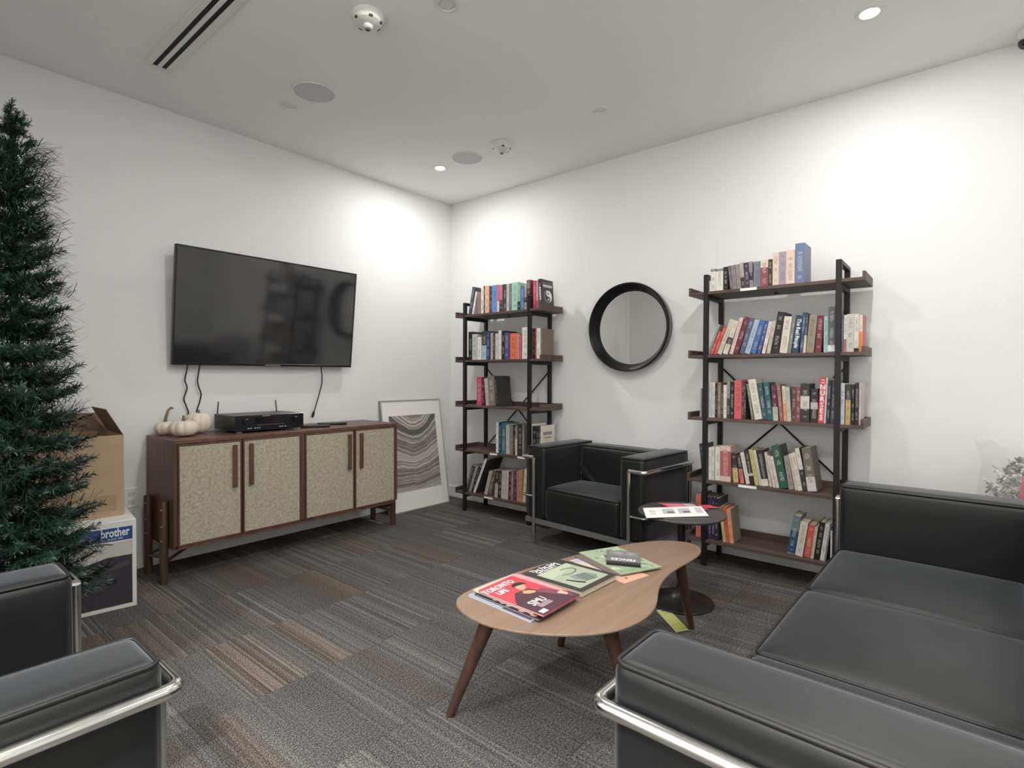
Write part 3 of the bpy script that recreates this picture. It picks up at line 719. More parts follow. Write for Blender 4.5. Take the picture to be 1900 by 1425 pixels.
# ---------------------------------------------------------------- books: (shelf, x mm, thickness mm, height mm, lean deg, colour, words, extras)
BOOKS = [
    ('L1', 516.5, 30.0, 235, 11.0, (74, 84, 104), 'slate blue', {}),
    ('L1', 554.5, 20.0, 193, 13.0, (228, 226, 222), 'white', {}),
    ('L1', 626.5, 31.9, 179, 0, (152, 128, 132), 'dusty pink', {}),
    ('L1', 659.6, 35.3, 227, 0, (236, 230, 214), 'cream black-lettered', {}),
    ('L1', 696.2, 15.4, 228, 0, (36, 34, 36), 'black', {}),
    ('L1', 712.7, 41.9, 226, 0, (242, 184, 146), 'peach', {}),
    ('L1', 755.9, 25.1, 218, 0, (74, 62, 84), 'dark plum', {}),
    ('L1', 782.1, 62.2, 224, 0, (92, 152, 216), 'sky blue', {}),
    ('L1', 845.5, 22.3, 220, 0, (236, 92, 122), 'pink', {'b': (0, 0.4, (225, 205, 205))}),
    ('L1', 869.0, 27.6, 218, 0, (206, 128, 156), 'pink and black', {'b': (0, 0.45, (50, 40, 44))}),
    ('L1', 897.8, 41.0, 220, 0, (76, 66, 76), 'aubergine', {}),
    ('L1', 940.0, 26.4, 219, 0, (192, 192, 196), 'pale grey', {}),
    ('L1', 967.6, 23.5, 219, 0, (122, 122, 122), 'mid grey', {}),
    ('L1', 992.2, 62.2, 224, 0, (166, 212, 192), 'thick mint green', {}),
    ('L1', 1055.6, 28.6, 197, 0, (152, 188, 166), 'pale green', {'b': (0, 0.35, (50, 60, 55))}),
    ('L1', 1085.5, 33.5, 182, 0, (86, 126, 176), 'denim blue', {}),
    ('L1', 1120.2, 19.9, 192, 0, (176, 176, 178), 'black-and-white striped', {'b': (0.3, 0.5, (50, 50, 54))}),
    ('L1', 1141.3, 34.2, 228, 0, (98, 54, 64), 'tall maroon', {'b': (0.72, 1, (120, 104, 108))}),
    ('L1', 1207.8, 24.5, 215, 0, (226, 62, 112), 'hot pink', {}),
    ('L1', 1233.5, 13.5, 206, 0, (236, 204, 208), 'white and pink', {'b': (0, 0.3, (220, 90, 120))}),
    ('L1', 1265.5, 25.5, 223, -4.0, (58, 56, 60), 'black yin-yang-covered', {'y': 1}),
    ('L2', 521.4, 44.1, 239, 0, (44, 44, 46), 'black', {}),
    ('L2', 569.2, 56.8, 217, 0, (192, 202, 188), 'sage', {}),
    ('L2', 629.5, 38.1, 190, 0, (236, 230, 230), 'white', {}),
    ('L2', 671.2, 51.7, 239, 0, (64, 58, 64), 'black and pale blue', {'b': (0, 0.5, (172, 202, 212))}),
    ('L2', 724.0, 37.0, 229, 0, (50, 70, 132), 'royal blue', {}),
    ('L2', 769.1, 30.9, 218, 0, (186, 176, 150), 'beige', {}),
    ('L2', 802.3, 19.3, 215, 0, (58, 58, 58), 'charcoal', {}),
    ('L2', 823.8, 30.4, 211, 0, (216, 206, 190), 'cream', {}),
    ('L2', 859.7, 30.0, 233, 0, (226, 222, 216), 'white', {}),
    ('L2', 892.0, 32.0, 229, 0, (38, 38, 42), 'black', {}),
    ('L2', 926.2, 43.6, 211, 0, (76, 80, 140), 'violet blue', {}),
    ('L2', 971.9, 76.9, 204, 0, (238, 112, 62), 'thick orange', {}),
    ('L2', 1051.0, 19.0, 195, 0, (184, 164, 204), 'lilac', {}),
    ('L2', 1072.1, 23.0, 187, 0, (216, 86, 86), 'coral', {}),
    ('L2', 1101.3, 58.8, 245, 0, (230, 228, 220), 'tall white', {}),
    ('L2', 1165.2, 36.4, 236, 0, (122, 98, 92), 'brown', {}),
    ('L2', 1203.7, 18.1, 230, 0, (40, 38, 40), 'black', {}),
    ('L2', 1223.8, 19.0, 233, 0, (202, 62, 76), 'red', {}),
    ('L2', 1245.7, 31.6, 231, 0, (232, 226, 220), 'white', {}),
    ('L2', 1279.3, 13.7, 229, 0, (124, 112, 98), 'brown picture-covered', {'k': (120, 106, 90)}),
    ('L3', 611.5, 59.3, 237, 0, (216, 62, 112), 'magenta', {}),
    ('L3', 673.2, 27.5, 235, 0, (90, 36, 46), 'maroon', {}),
    ('L3', 721.8, 35.3, 225, -5.1, (202, 192, 186), 'cream', {}),
    ('L3', 758.4, 66.1, 243, -4.1, (132, 122, 116), 'grey-brown', {}),
    ('L3', 834.6, 16.0, 244, -6.2, (42, 42, 46), 'tall black', {'k': (40, 40, 44)}),
    ('L4', 835.8, 22.8, 249, 0, (226, 226, 220), 'white', {}),
    ('L4', 859.8, 27.8, 250, 0, (34, 60, 102), 'navy', {}),
    ('L4', 889.6, 42.8, 244, 0, (54, 122, 126), 'teal', {}),
    ('L4', 938.6, 31.4, 234, 0, (202, 190, 180), 'cream', {}),
    ('L4', 971.3, 20.6, 232, 0, (140, 140, 156), 'blue-grey', {}),
    ('L4', 993.7, 16.7, 232, 0, (132, 116, 100), 'tan', {}),
    ('L4', 1011.7, 26.4, 236, 0, (38, 36, 36), 'black white-lettered', {}),
    ('L4', 1039.9, 17.0, 233, 0, (150, 140, 134), 'grey and cream', {'b': (0, 0.55, (222, 212, 198))}),
    ('L4', 1059.4, 42.1, 242, 0, (54, 50, 50), 'thick dark grey', {}),
    ('L4', 1103.3, 21.5, 243, 0, (122, 122, 116), 'grey', {}),
    ('L4', 1150.8, 18.7, 249, 0, (216, 212, 206), 'off-white', {}),
    ('L4', 1170.6, 31.3, 252, 0, (232, 226, 216), 'white', {}),
    ('L4', 1204.4, 37.8, 239, 0, (44, 42, 42), 'black', {}),
    ('L4', 1244.5, 17.0, 240, 0, (40, 50, 72), 'dark navy', {}),
    ('L4', 1262.6, 18.0, 243, 0, (72, 72, 74), 'charcoal', {}),
    ('L4', 1282.4, 10.6, 246, 0, (226, 220, 196), 'cream cover-facing', {'k': (226, 220, 196), 'kt': 1}),
    ('L5', 488.3, 24.5, 238, 19.6, (92, 86, 86), 'grey', {}),
    ('L5', 524.8, 23.5, 230, 19.5, (172, 166, 160), 'pale grey', {}),
    ('L5', 554.5, 25.4, 236, 20.6, (48, 46, 48), 'black', {}),
    ('L5', 584.8, 23.1, 323, 24.3, (226, 226, 226), 'large white-spined black', {'k': (36, 37, 43)}),
    ('L5', 701.8, 33.7, 206, 16.1, (182, 176, 170), 'pale grey', {}),
    ('L5', 741.4, 37.9, 217, 15.1, (102, 92, 80), 'olive brown', {}),
    ('L5', 820.6, 31.1, 219, 4.1, (192, 182, 166), 'cream and black', {'b': (0.5, 1, (60, 54, 50))}),
    ('L5', 857.3, 33.8, 219, 2.9, (50, 46, 46), 'black', {}),
    ('L5', 893.2, 43.4, 225, 2.7, (202, 190, 186), 'pinkish white', {}),
    ('L5', 939.8, 18.6, 230, 2.1, (216, 206, 200), 'cream', {}),
    ('L5', 959.3, 30.5, 221, 2.2, (92, 36, 52), 'maroon', {}),
    ('L5', 991.7, 25.3, 220, 2.0, (152, 112, 132), 'mauve', {}),
    ('L5', 1018.4, 23.1, 228, 1.9, (82, 52, 88), 'purple', {}),
    ('L5', 1050.0, 13.9, 239, 0, (216, 132, 132), 'rose', {}),
    ('L5', 1064.9, 39.2, 249, 1.8, (208, 142, 98), 'orange-tan', {}),
    ('L5', 1105.4, 27.1, 264, 4.8, (222, 216, 188), 'pale yellow', {}),
    ('R1', 516.3, 32.8, 148, 0, (226, 222, 216), 'white', {'b': (0.82, 0.92, (120, 115, 112))}),
    ('R1', 550.0, 39.5, 146, 0, (230, 226, 220), 'white', {'b': (0.82, 0.92, (130, 125, 120))}),
    ('R1', 590.7, 25.1, 142, 0, (34, 32, 34), 'black', {}),
    ('R1', 631.8, 16.8, 145, -6.1, (112, 106, 112), 'black and silver', {}),
    ('R1', 649.7, 22.5, 145, -6.0, (140, 132, 134), 'grey patterned', {}),
    ('R1', 673.4, 22.3, 146, -5.5, (150, 140, 140), 'grey and pink patterned', {}),
    ('R1', 696.8, 19.6, 153, -5.0, (182, 172, 162), 'pale patterned', {'b': (0, 0.45, (52, 46, 48))}),
    ('R1', 717.7, 23.7, 152, -4.4, (72, 56, 82), 'dark purple', {}),
    ('R1', 742.3, 18.8, 155, -3.6, (152, 140, 142), 'black and grey', {'b': (0.3, 0.6, (60, 45, 60))}),
    ('R1', 762.0, 37.1, 151, 0, (126, 132, 148), 'blue-grey', {}),
    ('R1', 800.4, 40.9, 152, 0, (146, 72, 84), 'maroon', {'b': (0.72, 1, (222, 206, 180))}),
    ('R1', 842.4, 20.2, 152, 0, (60, 54, 50), 'dark olive', {}),
    ('R1', 863.7, 32.2, 186, 0, (226, 202, 178), 'cream', {}),
    ('R1', 897.0, 34.9, 187, 0, (168, 152, 172), 'lilac', {}),
    ('R1', 933.0, 43.6, 190, 0, (226, 198, 178), 'peach-cream', {}),
    ('R1', 977.7, 47.2, 221, 0, (102, 122, 160), 'very thick blue', {'k': (120, 128, 158)}),
    ('R2', 501.6, 12.2, 191, 19.6, (152, 166, 152), 'sage', {}),
    ('R2', 516.3, 16.0, 148, 21.2, (216, 60, 50), 'red', {}),
    ('R2', 536.8, 17.7, 181, 20.4, (202, 70, 60), 'brick red', {}),
    ('R2', 559.1, 24.4, 217, 20.0, (206, 196, 176), 'cream', {}),
    ('R2', 593.0, 27.8, 204, 18.2, (216, 206, 186), 'cream and black', {'b': (0.3, 0.5, (70, 64, 60))}),
    ('R2', 631.5, 19.3, 219, 15.6, (222, 192, 186), 'pale pink', {}),
    ('R2', 653.3, 26.2, 222, 17.3, (112, 50, 60), 'maroon', {}),
    ('R2', 688.6, 26.7, 212, 15.5, (82, 92, 124), 'dusky blue', {}),
    ('R2', 717.6, 28.0, 201, 15.8, (162, 182, 206), 'light blue', {}),
    ('R2', 751.0, 27.8, 195, 14.9, (70, 106, 166), 'blue', {}),
    ('R2', 783.9, 18.9, 190, 13.8, (60, 86, 142), 'deep blue', {}),
    ('R2', 811.2, 18.9, 184, 11.7, (222, 206, 192), 'cream', {}),
    ('R2', 837.3, 18.9, 185, 9.8, (196, 182, 166), 'tan', {}),
    ('R2', 863.4, 35.3, 232, 8.0, (34, 32, 34), 'tall black white-lettered', {}),
    ('R2', 904.1, 38.9, 204, 6.9, (216, 206, 190), 'thick cream', {}),
    ('R2', 944.0, 17.1, 199, 7.1, (120, 130, 126), 'grey-green', {}),
    ('R2', 966.8, 31.8, 207, 5.9, (46, 62, 92), 'navy title-lettered', {'t': 'The Real People'}),
    ('R2', 1006.3, 15.8, 220, 4.0, (56, 76, 122), 'tall blue', {}),
    ('R2', 1023.7, 11.6, 211, 3.9, (64, 62, 92), 'indigo and cream', {'b': (0, 0.45, (216, 206, 180))}),
    ('R2', 1036.4, 37.4, 204, 4.6, (152, 142, 116), 'olive', {}),
    ('R2', 1079.9, 29.5, 199, 3.1, (122, 40, 56), 'maroon', {}),
    ('R2', 1120.9, 19.9, 194, 0, (152, 186, 182), 'aqua', {}),
    ('R2', 1141.8, 34.6, 241, 0, (90, 96, 98), 'tall dark grey white-tagged', {'b': (0.02, 0.16, (222, 226, 224))}),
    ('R2', 1177.3, 9.0, 236, 0, (116, 120, 120), 'tall grey', {}),
    ('R2', 1187.3, 25.9, 175, 0, (112, 122, 136), 'blue-grey', {}),
    ('R2', 1214.4, 12.0, 193, 0, (226, 222, 216), 'white and pink', {'b': (0, 0.35, (200, 110, 130))}),
    ('R2', 1227.3, 32.5, 197, 0, (192, 190, 186), 'thick silver-white', {}),
    ('R2', 1260.7, 19.4, 195, 0, (216, 210, 200), 'white black-footed', {'b': (0, 0.1, (30, 30, 30))}),
    ('R2', 1280.9, 14.7, 190, 0, (238, 132, 50), 'orange and red', {'k': (204, 92, 86), 'b': (0.55, 1, (222, 206, 186))}),
    ('R3', 458.1, 10.1, 176, 0, (178, 180, 174), 'pale', {}),
    ('R3', 500.7, 13.6, 214, 0, (206, 200, 196), 'white', {}),
    ('R3', 515.6, 14.8, 213, 0, (200, 196, 190), 'white', {}),
    ('R3', 531.6, 17.1, 213, 0, (202, 196, 192), 'white', {}),
    ('R3', 550.6, 11.6, 205, 0, (50, 40, 40), 'dark brown', {}),
    ('R3', 564.0, 20.5, 211, 0, (132, 112, 96), 'brown', {}),
    ('R3', 585.7, 12.6, 205, 0, (86, 60, 50), 'dark chestnut', {}),
    ('R3', 600.1, 17.9, 198, 0, (222, 216, 206), 'white', {}),
    ('R3', 619.2, 16.6, 217, 0, (62, 76, 66), 'dark green', {'b': (0.55, 1, (150, 150, 140))}),
    ('R3', 636.9, 23.5, 212, 0, (44, 42, 42), 'black', {}),
    ('R3', 662.1, 40.5, 227, 0, (222, 86, 98), 'tall pink-red', {}),
    ('R3', 704.4, 12.0, 213, 0, (100, 50, 56), 'maroon', {}),
    ('R3', 718.1, 10.2, 209, 0, (60, 56, 48), 'dark olive', {}),
    ('R3', 760.9, 12.2, 208, -8.7, (132, 126, 106), 'olive', {}),
    ('R3', 778.5, 40.5, 233, -9.8, (216, 212, 196), 'thick cream', {}),
    ('R3', 820.3, 24.9, 212, -8.7, (66, 86, 96), 'slate', {}),
    ('R3', 846.2, 30.0, 214, -7.0, (40, 96, 102), 'teal', {}),
    ('R3', 877.2, 26.6, 202, -4.1, (102, 40, 60), 'maroon and beige', {'b': (0, 0.38, (190, 180, 160))}),
    ('R3', 910.5, 18.9, 205, -5.6, (142, 102, 96), 'brown', {}),
    ('R3', 930.5, 15.6, 197, -3.7, (226, 192, 166), 'white and orange', {'b': (0, 0.5, (230, 150, 90))}),
    ('R3', 947.8, 20.7, 192, -3.9, (182, 192, 178), 'pale sage', {}),
    ('R3', 969.6, 21.5, 190, 0, (110, 66, 66), 'chestnut', {}),
    ('R3', 992.2, 21.3, 190, 0, (132, 70, 70), 'russet', {}),
    ('R3', 1014.5, 43.4, 211, 0, (60, 54, 52), 'thick black white-panelled', {'b': (0.35, 0.68, (206, 200, 190))}),
    ('R3', 1062.4, 34.3, 184, 0, (50, 48, 48), 'black and cream', {'b': (0.4, 0.6, (190, 184, 174))}),
    ('R3', 1097.6, 28.0, 244, 2.3, (222, 60, 76), 'tall red big-lettered', {'t': 'NURSES', 'stack': 1}),
    ('R3', 1127.6, 7.7, 244, 2.1, (212, 202, 196), 'tall white', {}),
    ('R3', 1137.1, 16.2, 229, 2.0, (44, 50, 66), 'navy', {}),
    ('R3', 1155.2, 20.7, 232, 1.9, (76, 82, 96), 'slate grey', {}),
    ('R3', 1200.2, 21.2, 216, 0, (202, 206, 212), 'white-blue', {}),
    ('R3', 1226.1, 21.9, 209, 0, (188, 162, 92), 'gold and black', {'b': (0.62, 1, (60, 56, 52))}),
    ('R3', 1251.1, 12.7, 209, 0, (36, 38, 40), 'black', {}),
    ('R3', 1267.0, 16.6, 218, 0, (44, 40, 40), 'black white-lettered', {}),
    ('R3', 1284.5, 7.6, 218, 0, (202, 188, 188), 'pale pink', {'k': (206, 194, 194)}),
    ('R4', 478.6, 34.0, 213, -6.0, (62, 72, 76), 'thick slate', {}),
    ('R4', 515.5, 18.6, 196, 0, (222, 218, 212), 'white', {}),
    ('R4', 535.4, 14.5, 201, 0, (214, 210, 206), 'white', {}),
    ('R4', 552.5, 29.4, 203, 0, (222, 216, 210), 'white', {}),
    ('R4', 585.1, 58.9, 212, 0, (224, 190, 180), 'pale pink red-panelled', {'b': (0.15, 0.85, (190, 84, 84))}),
    ('R4', 661.6, 30.0, 172, -5.6, (58, 50, 48), 'black and gold', {'b': (0, 0.5, (202, 176, 110))}),
    ('R4', 700.5, 23.3, 167, -8.3, (70, 60, 58), 'black and red', {'b': (0, 0.5, (206, 110, 104))}),
    ('R4', 734.4, 21.6, 184, -11.4, (222, 216, 208), 'white', {}),
    ('R4', 757.4, 25.0, 199, -10.5, (46, 42, 42), 'black', {'b': (0.26, 0.32, (220, 216, 206))}),
    ('R4', 785.3, 20.0, 206, -10.9, (190, 186, 104), 'olive-yellow', {}),
    ('R4', 807.4, 16.3, 203, -11.1, (208, 202, 184), 'pale cream', {}),
    ('R4', 825.1, 32.4, 205, -9.9, (44, 42, 44), 'black white-footed', {'b': (0, 0.2, (220, 212, 196))}),
    ('R4', 858.7, 14.9, 196, -8.9, (210, 196, 180), 'cream', {}),
    ('R4', 881.0, 13.0, 181, -10.8, (214, 200, 186), 'cream', {}),
    ('R4', 897.0, 15.2, 178, -11.3, (220, 206, 190), 'cream', {}),
    ('R4', 917.2, 43.0, 237, -12.4, (40, 90, 70), 'thick green', {}),
    ('R4', 962.0, 25.1, 185, -9.3, (152, 142, 132), 'beige', {}),
    ('R4', 991.6, 14.0, 200, -10.2, (208, 194, 178), 'cream', {}),
    ('R4', 1008.1, 20.9, 208, -10.5, (216, 202, 186), 'cream', {}),
    ('R4', 1033.6, 21.1, 235, -11.3, (62, 58, 52), 'cream and black', {'b': (0.5, 1, (216, 212, 196))}),
    ('R4', 1055.8, 44.0, 238, -8.4, (112, 106, 92), 'brown white-stickered', {'b': (0.02, 0.34, (206, 202, 196)), 'k': (104, 100, 88)}),
    ('R5', 439.2, 31.8, 262, 0, (222, 112, 92), 'salmon', {}),
    ('R5', 475.2, 22.2, 254, 0, (44, 34, 56), 'dark violet', {}),
    ('R5', 498.7, 19.1, 254, 0, (64, 44, 80), 'purple', {}),
    ('R5', 519.0, 15.3, 254, 0, (72, 52, 86), 'purple', {}),
    ('R5', 535.5, 18.4, 255, 0, (58, 40, 70), 'deep purple', {}),
    ('R5', 555.1, 23.1, 254, 0, (50, 38, 62), 'dark purple', {}),
    ('R5', 606.8, 17.4, 209, -7.6, (206, 190, 120), 'yellow', {'b': (0.7, 1, (120, 110, 120))}),
    ('R5', 625.2, 21.3, 208, -6.3, (214, 90, 58), 'orange-red', {}),
    ('R5', 647.7, 21.1, 201, -6.2, (232, 160, 106), 'orange and brown', {'k': (150, 132, 108)}),
    ('R5', 953.5, 37.8, 221, 8.4, (106, 126, 136), 'thick grey-blue', {'b': (0.05, 0.62, (34, 76, 112))}),
    ('R5', 995.4, 36.9, 194, 8.1, (216, 206, 192), 'thick cream', {}),
    ('R5', 1036.8, 30.7, 184, 7.5, (208, 86, 76), 'thick coral', {}),
    ('R5', 1070.7, 14.5, 179, 6.8, (202, 186, 166), 'cream', {}),
    ('R5', 1086.8, 25.8, 207, 7.6, (38, 34, 36), 'thick black white-lettered', {}),
    ('R5', 1115.6, 19.9, 204, 7.1, (216, 212, 206), 'white', {}),
    ('R5', 1137.7, 6.2, 194, 6.8, (132, 132, 136), 'grey', {}),
    ('R5', 1165.1, 29.9, 171, 0, (202, 202, 200), 'white', {}),
    ('R5', 1200.9, 20.4, 213, 0, (192, 182, 192), 'pale lilac', {}),
]

ORD = ['first', 'second', 'third', 'fourth', 'fifth', 'sixth', 'seventh', 'eighth', 'ninth', 'tenth', 'eleventh', 'twelfth', 'thirteenth', 'fourteenth', 'fifteenth', 'sixteenth', 'seventeenth',
       'eighteenth', 'nineteenth', 'twentieth']
def ordinal(n):
    if n <= 20: return ORD[n-1]
    tens = {2: 'twenty', 3: 'thirty'}[n//10]
    return (tens[:-1]+'ieth') if n % 10 == 0 else tens + '-' + ORD[n % 10-1]
SHELF = {'1': 'top', '2': 'second', '3': 'middle', '4': 'fourth', '5': 'bottom'}
CASE = {'L': 'corner', 'R': 'right-hand'}
def muted(c):
    r_, g_, b_ = rgb(c, 1.0)[:3]; m = 0.3*r_+0.55*g_+0.15*b_
    return tuple(x*0.86+m*0.14 for x in (r_, g_, b_))
def make_books():
    rnd = random.Random(5); count = {}; total = {}
    for b in BOOKS: total[b[0]] = total.get(b[0], 0)+1
    for (key, x, t, h, lean, col, words, ex) in BOOKS:
        count[key] = count.get(key, 0)+1; i = count[key]
        x0 = 0.0 if key[0] == 'L' else 2.042
        t /= 1000; h /= 1000; x /= 1000; a = R(lean)
        d = max(0.115, min(0.205, h*rnd.uniform(0.64, 0.72))) if not ex.get('d') else ex['d']
        slim = 'slim ' if t < 0.021 and 'slim' not in words and 'tall' not in words else ''
        lw = ' leaning' if abs(lean) > 5 else ''
        place = 'last at the right end of' if i == total[key] else '%s from the left on' % ordinal(i)
        lb = '%s%s%s book, %s the %s shelf, %s bookcase' % (slim, words, lw, place, SHELF[key[1]], CASE[key[0]])
        ys = -0.2965 + rnd.uniform(0.0, 0.012)
        lift = t*math.sin(a) if a > 0 else 0.0
        root = link('book', None, None, (x0+x, ys, BT[int(key[1])]+lift+0.0002), (0, a, 0)); root.empty_display_size = 0.03
        tag(root, lb, 'book', 'books on the %s shelf of the %s bookcase' % (SHELF[key[1]], CASE[key[0]]))
        c = 0.0022 if t > 0.018 else 0.0012
        cv = MB().box((0, 0, 0), (t, c, h)).box((0, c, 0), (c, d, h)).box((t-c, c, 0), (t, d, h)).build('cover', 'book_cover', root)
        cv['tint'] = muted(col)
        bd = ex.get('b', (0, 0, (128, 128, 128)))
        cv['tint_band'] = muted(bd[2])
        cv['band'] = (float(bd[0]), float(bd[1]), rnd.uniform(0, 40))
        cv['tint_side'] = muted(ex.get('k', col))
        cv['size'] = (t, d, h)
        MB().box((c, c, 0.003), (t-c, d-0.004, h-0.003)).build('pages', 'page_edge', root)
        if 't' in ex:
            if ex.get('stack'):
                n = len(ex['t'])
                for q, ch in enumerate(ex['t']):
                    zc = h*(0.79-0.66*q/(n-1))
                    text(ch, 0.036, 'lettering', 'ink_white', root, frame_mtx((t/2, -0.0004, zc), (1, 0, 0), (0, 0, 1)), bold=0.0006)
                for zc in (0.06, 0.88, 0.94): MB().box((t*0.2, -0.0005, h*zc), (t*0.8, 0, h*zc+0.004)).build('spine_line', 'ink_white', root)
            else:
                text(ex['t'], 0.030, 'lettering', 'ink_white', root, frame_mtx((t*0.52, -0.0004, h*0.52), (0, 0, -1), (1, 0, 0)), sx=0.80, bold=0.0004)
        if 'y' in ex: yin_yang(root, t, d, h)
        if 'kt' in ex:
            for z0, z1, y0, y1 in ((0.70, 0.80, 0.12, 0.80), (0.60, 0.64, 0.2, 0.75)):
                MB().box((t, d*y0, h*z0), (t+0.0004, d*y1, h*z1)).build('cover_title', 'ink_grey', root)
def yin_yang(root, t, d, h):
    """emblem and title bars on the side cover that faces the room, pale spine title"""
    rr = min(d, h)*0.30; cy, cz = d*0.55, h*0.43
    def put(poly, nm, mat, e):
        n = len(poly)
        MB().add([(t+e, cy+p[0], cz+p[1]) for p in poly] + [(t, cy+p[0], cz+p[1]) for p in poly],
                 [tuple(range(n)), tuple(reversed(range(n, 2*n)))] + [(i, (i+1) % n, n+(i+1) % n, n+i) for i in range(n)]).build(nm, mat, root)
    arc = lambda r_, a0, a1, ox, oy, n=18: [(ox+r_*math.cos(R(a0+(a1-a0)*i/n)), oy+r_*math.sin(R(a0+(a1-a0)*i/n))) for i in range(n+1)]
    white = arc(rr, 90, -90, 0, 0, 28) + arc(rr/2, -90, 90, 0, -rr/2, 18)[1:] + arc(rr/2, 270, 90, 0, rr/2, 18)[1:-1]
    put(white, 'cover_emblem', 'ink_white', 0.0006)
    ring = arc(rr, 90, 270, 0, 0, 24) + arc(rr*0.95, 270, 90, 0, 0, 24)
    put(ring, 'emblem_ring', 'ink_white', 0.0005)
    put(arc(rr*0.16, 0, 345, 0, rr/2, 14), 'emblem_dot', 'ink_black', 0.0009)
    put(arc(rr*0.16, 0, 345, 0, -rr/2, 14), 'emblem_dot', 'ink_white', 0.0009)
    MB().box((t, d*0.16, h*0.74), (t+0.0005, d*0.90, h*0.83)).build('cover_title', 'fitting_ring', root)
    MB().box((t, d*0.12, h*0.88), (t+0.0005, d*0.92, h*0.90)).build('cover_title', 'ink_grey', root)
    MB().box((t, d*0.2, h*0.10), (t+0.0005, d*0.8, h*0.115)).build('cover_title', 'ink_grey', root)
    for q in range(6):
        z = h*(0.30+0.075*q)
        MB().box((t*0.25, -0.0005, z), (t*0.78, 0.0, z+h*0.055)).build('spine_print', 'ink_white', root)
make_books()

# ---------------------------------------------------------------- cube-frame leather seating
def seat_unit(name, label, cat, loc, rz, W_, D_, arm, seats, zarm, zseat, folds=False, group=None):
    """W_, D_: outside of the tube; local front faces -y, origin at the front middle on the floor"""
    t = thing(name, label, cat, loc, rz, group)
    r = 0.0135; zt = 0.590; hw = W_/2-r; post = hw-0.105; zlow = 0.165
    # top rail: wraps the arm fronts, runs round sides and back
    path = [(-post, r, zt), (-hw, r, zt), (-hw, D_-r, zt), (hw, D_-r, zt), (hw, r, zt), (post, r, zt)]
    MB().tube(fillet(path, 0.022), r, 14).build('top_rail', 'chrome', t, True, 60)
    for sx in (-1, 1):
        MB().tube([(sx*post, r, 0), (sx*post, r, zt)], r*0.96, 14).build('leg', 'chrome', t, True, 60)
        MB().tube([(sx*(hw-0.02), D_-r, 0), (sx*(hw-0.02), D_-r, zt)], r*0.96, 14).build('leg', 'chrome', t, True, 60)
        MB().tube(fillet([(sx*post, r, 0.325), (sx*hw, r, 0.325), (sx*hw, D_-r-0.002, 0.325)], 0.015), 0.007, 10).build('side_rail', 'chrome', t, True, 60)
    y0, y1 = 0.012, D_-0.012
    MB().box((-hw+0.03, y0, zlow-0.022), (hw-0.03, y0+0.006, zlow+0.012)).build('front_bar', 'steel_bar', t)
    MB().box((-hw+0.03, y1-0.006, zlow-0.022), (hw-0.03, y1, zlow+0.012)).build('rear_bar', 'steel_bar', t)
    for sx in (-1, 1):
        MB().box((sx*(hw-0.03)-0.004, y0, zlow-0.022), (sx*(hw-0.03)+0.004, y1, zlow+0.012)).build('side_bar', 'steel_bar', t)
    MB().box((-hw+0.04, y0+0.01, zlow-0.004), (hw-0.04, y1-0.01, zlow+0.001)).build('seat_deck', 'black_metal', t)
    zb = zlow+0.004
    fy = 0.030                                   # cushion fronts stand behind the tube
    ad = D_-fy-0.030; oh = hw-r-0.004            # arm depth, arm outside
    for sx in (-1, 1):
        am = cushion((arm, ad, zarm-zb), 0.026, (0.006, 0.004, 0.006), (6, 14, 10)).build('arm_cushion', 'leather', t, True, None, (sx*(oh-arm/2), fy+ad/2, zb))
        e = 0.026*0.20
        MB().tube(rect_loop(arm/2-e, ad/2-e, zarm-zb-e, 0.02), 0.0046, 6, True).build('piping', 'piping_black', am, True)
    inw = 2*(oh-arm)
    bt = 0.175; by = fy+ad-bt/2
    dfn = None
    if folds:
        def dfn(w):
            if w.y < -0.02:
                k = 0
                for z0, dep, amp, sg in ((0.10, 0.17, 0.010, 0.018), (0.04, 0.15, 0.008, 0.014), (-0.01, 0.12, 0.007, 0.012)):
                    zc = z0-dep*(1-(w.x/(inw/2))**2)
                    k += 1.7*amp*math.exp(-((w.z-zc)/sg)**2)*(0.35+0.65*min(1, abs(w.x)/(inw*0.28)))
                w.y -= k
            return w
    bk = cushion((inw-0.004, bt, zarm-0.012-zb), 0.035, (0.002, 0.020, 0.006), (26 if folds else 12, 5, 30 if folds else 10), dfn).build('back_cushion', 'leather', t, True, None, (0, by, zb))
    e = 0.035*0.20
    MB().tube(rect_loop(inw/2-0.004-e, bt/2-e, zarm-0.012-zb-e, 0.025), 0.0046, 6, True).build('piping', 'piping_black', bk, True)
    sw = inw/seats; sd = ad-bt+0.012
    for i in range(seats):
        xc = -inw/2+sw*(i+0.5)
        sc = cushion((sw-0.003, sd, zseat-zb-0.012), 0.030, (0.001, 0.006, 0.020), (10, 12, 6)).build('seat_cushion', 'leather', t, True, None, (xc, fy+sd/2-0.004, zb))
        e = 0.030*0.20
        MB().tube(rect_loop(sw/2-0.0015-e, sd/2-e, zseat-zb-0.012-e, 0.025), 0.0046, 6, True).build('piping', 'piping_black', sc, True)
    return t
seat_unit('armchair', 'black leather armchair with chrome tube frame between the two bookcases', 'armchair', (1.867, -0.690, 0), R(-4.6), 0.985, 0.625, 0.165, 1, 0.665, 0.405, True, 'black leather tube-frame armchairs')
seat_unit('armchair', 'black leather armchair with chrome rail cut off at the lower left edge', 'armchair', (2.245, -3.205, 0), R(180), 0.870, 0.68, 0.160, 1, 0.640, 0.40, False, 'black leather tube-frame armchairs')
seat_unit('sofa', 'black leather three-seat sofa with chrome tube frame at the lower right', 'sofa', (3.270, -1.690, 0), R(-91.2), 2.200, 0.845, 0.168, 3, 0.665, 0.395)

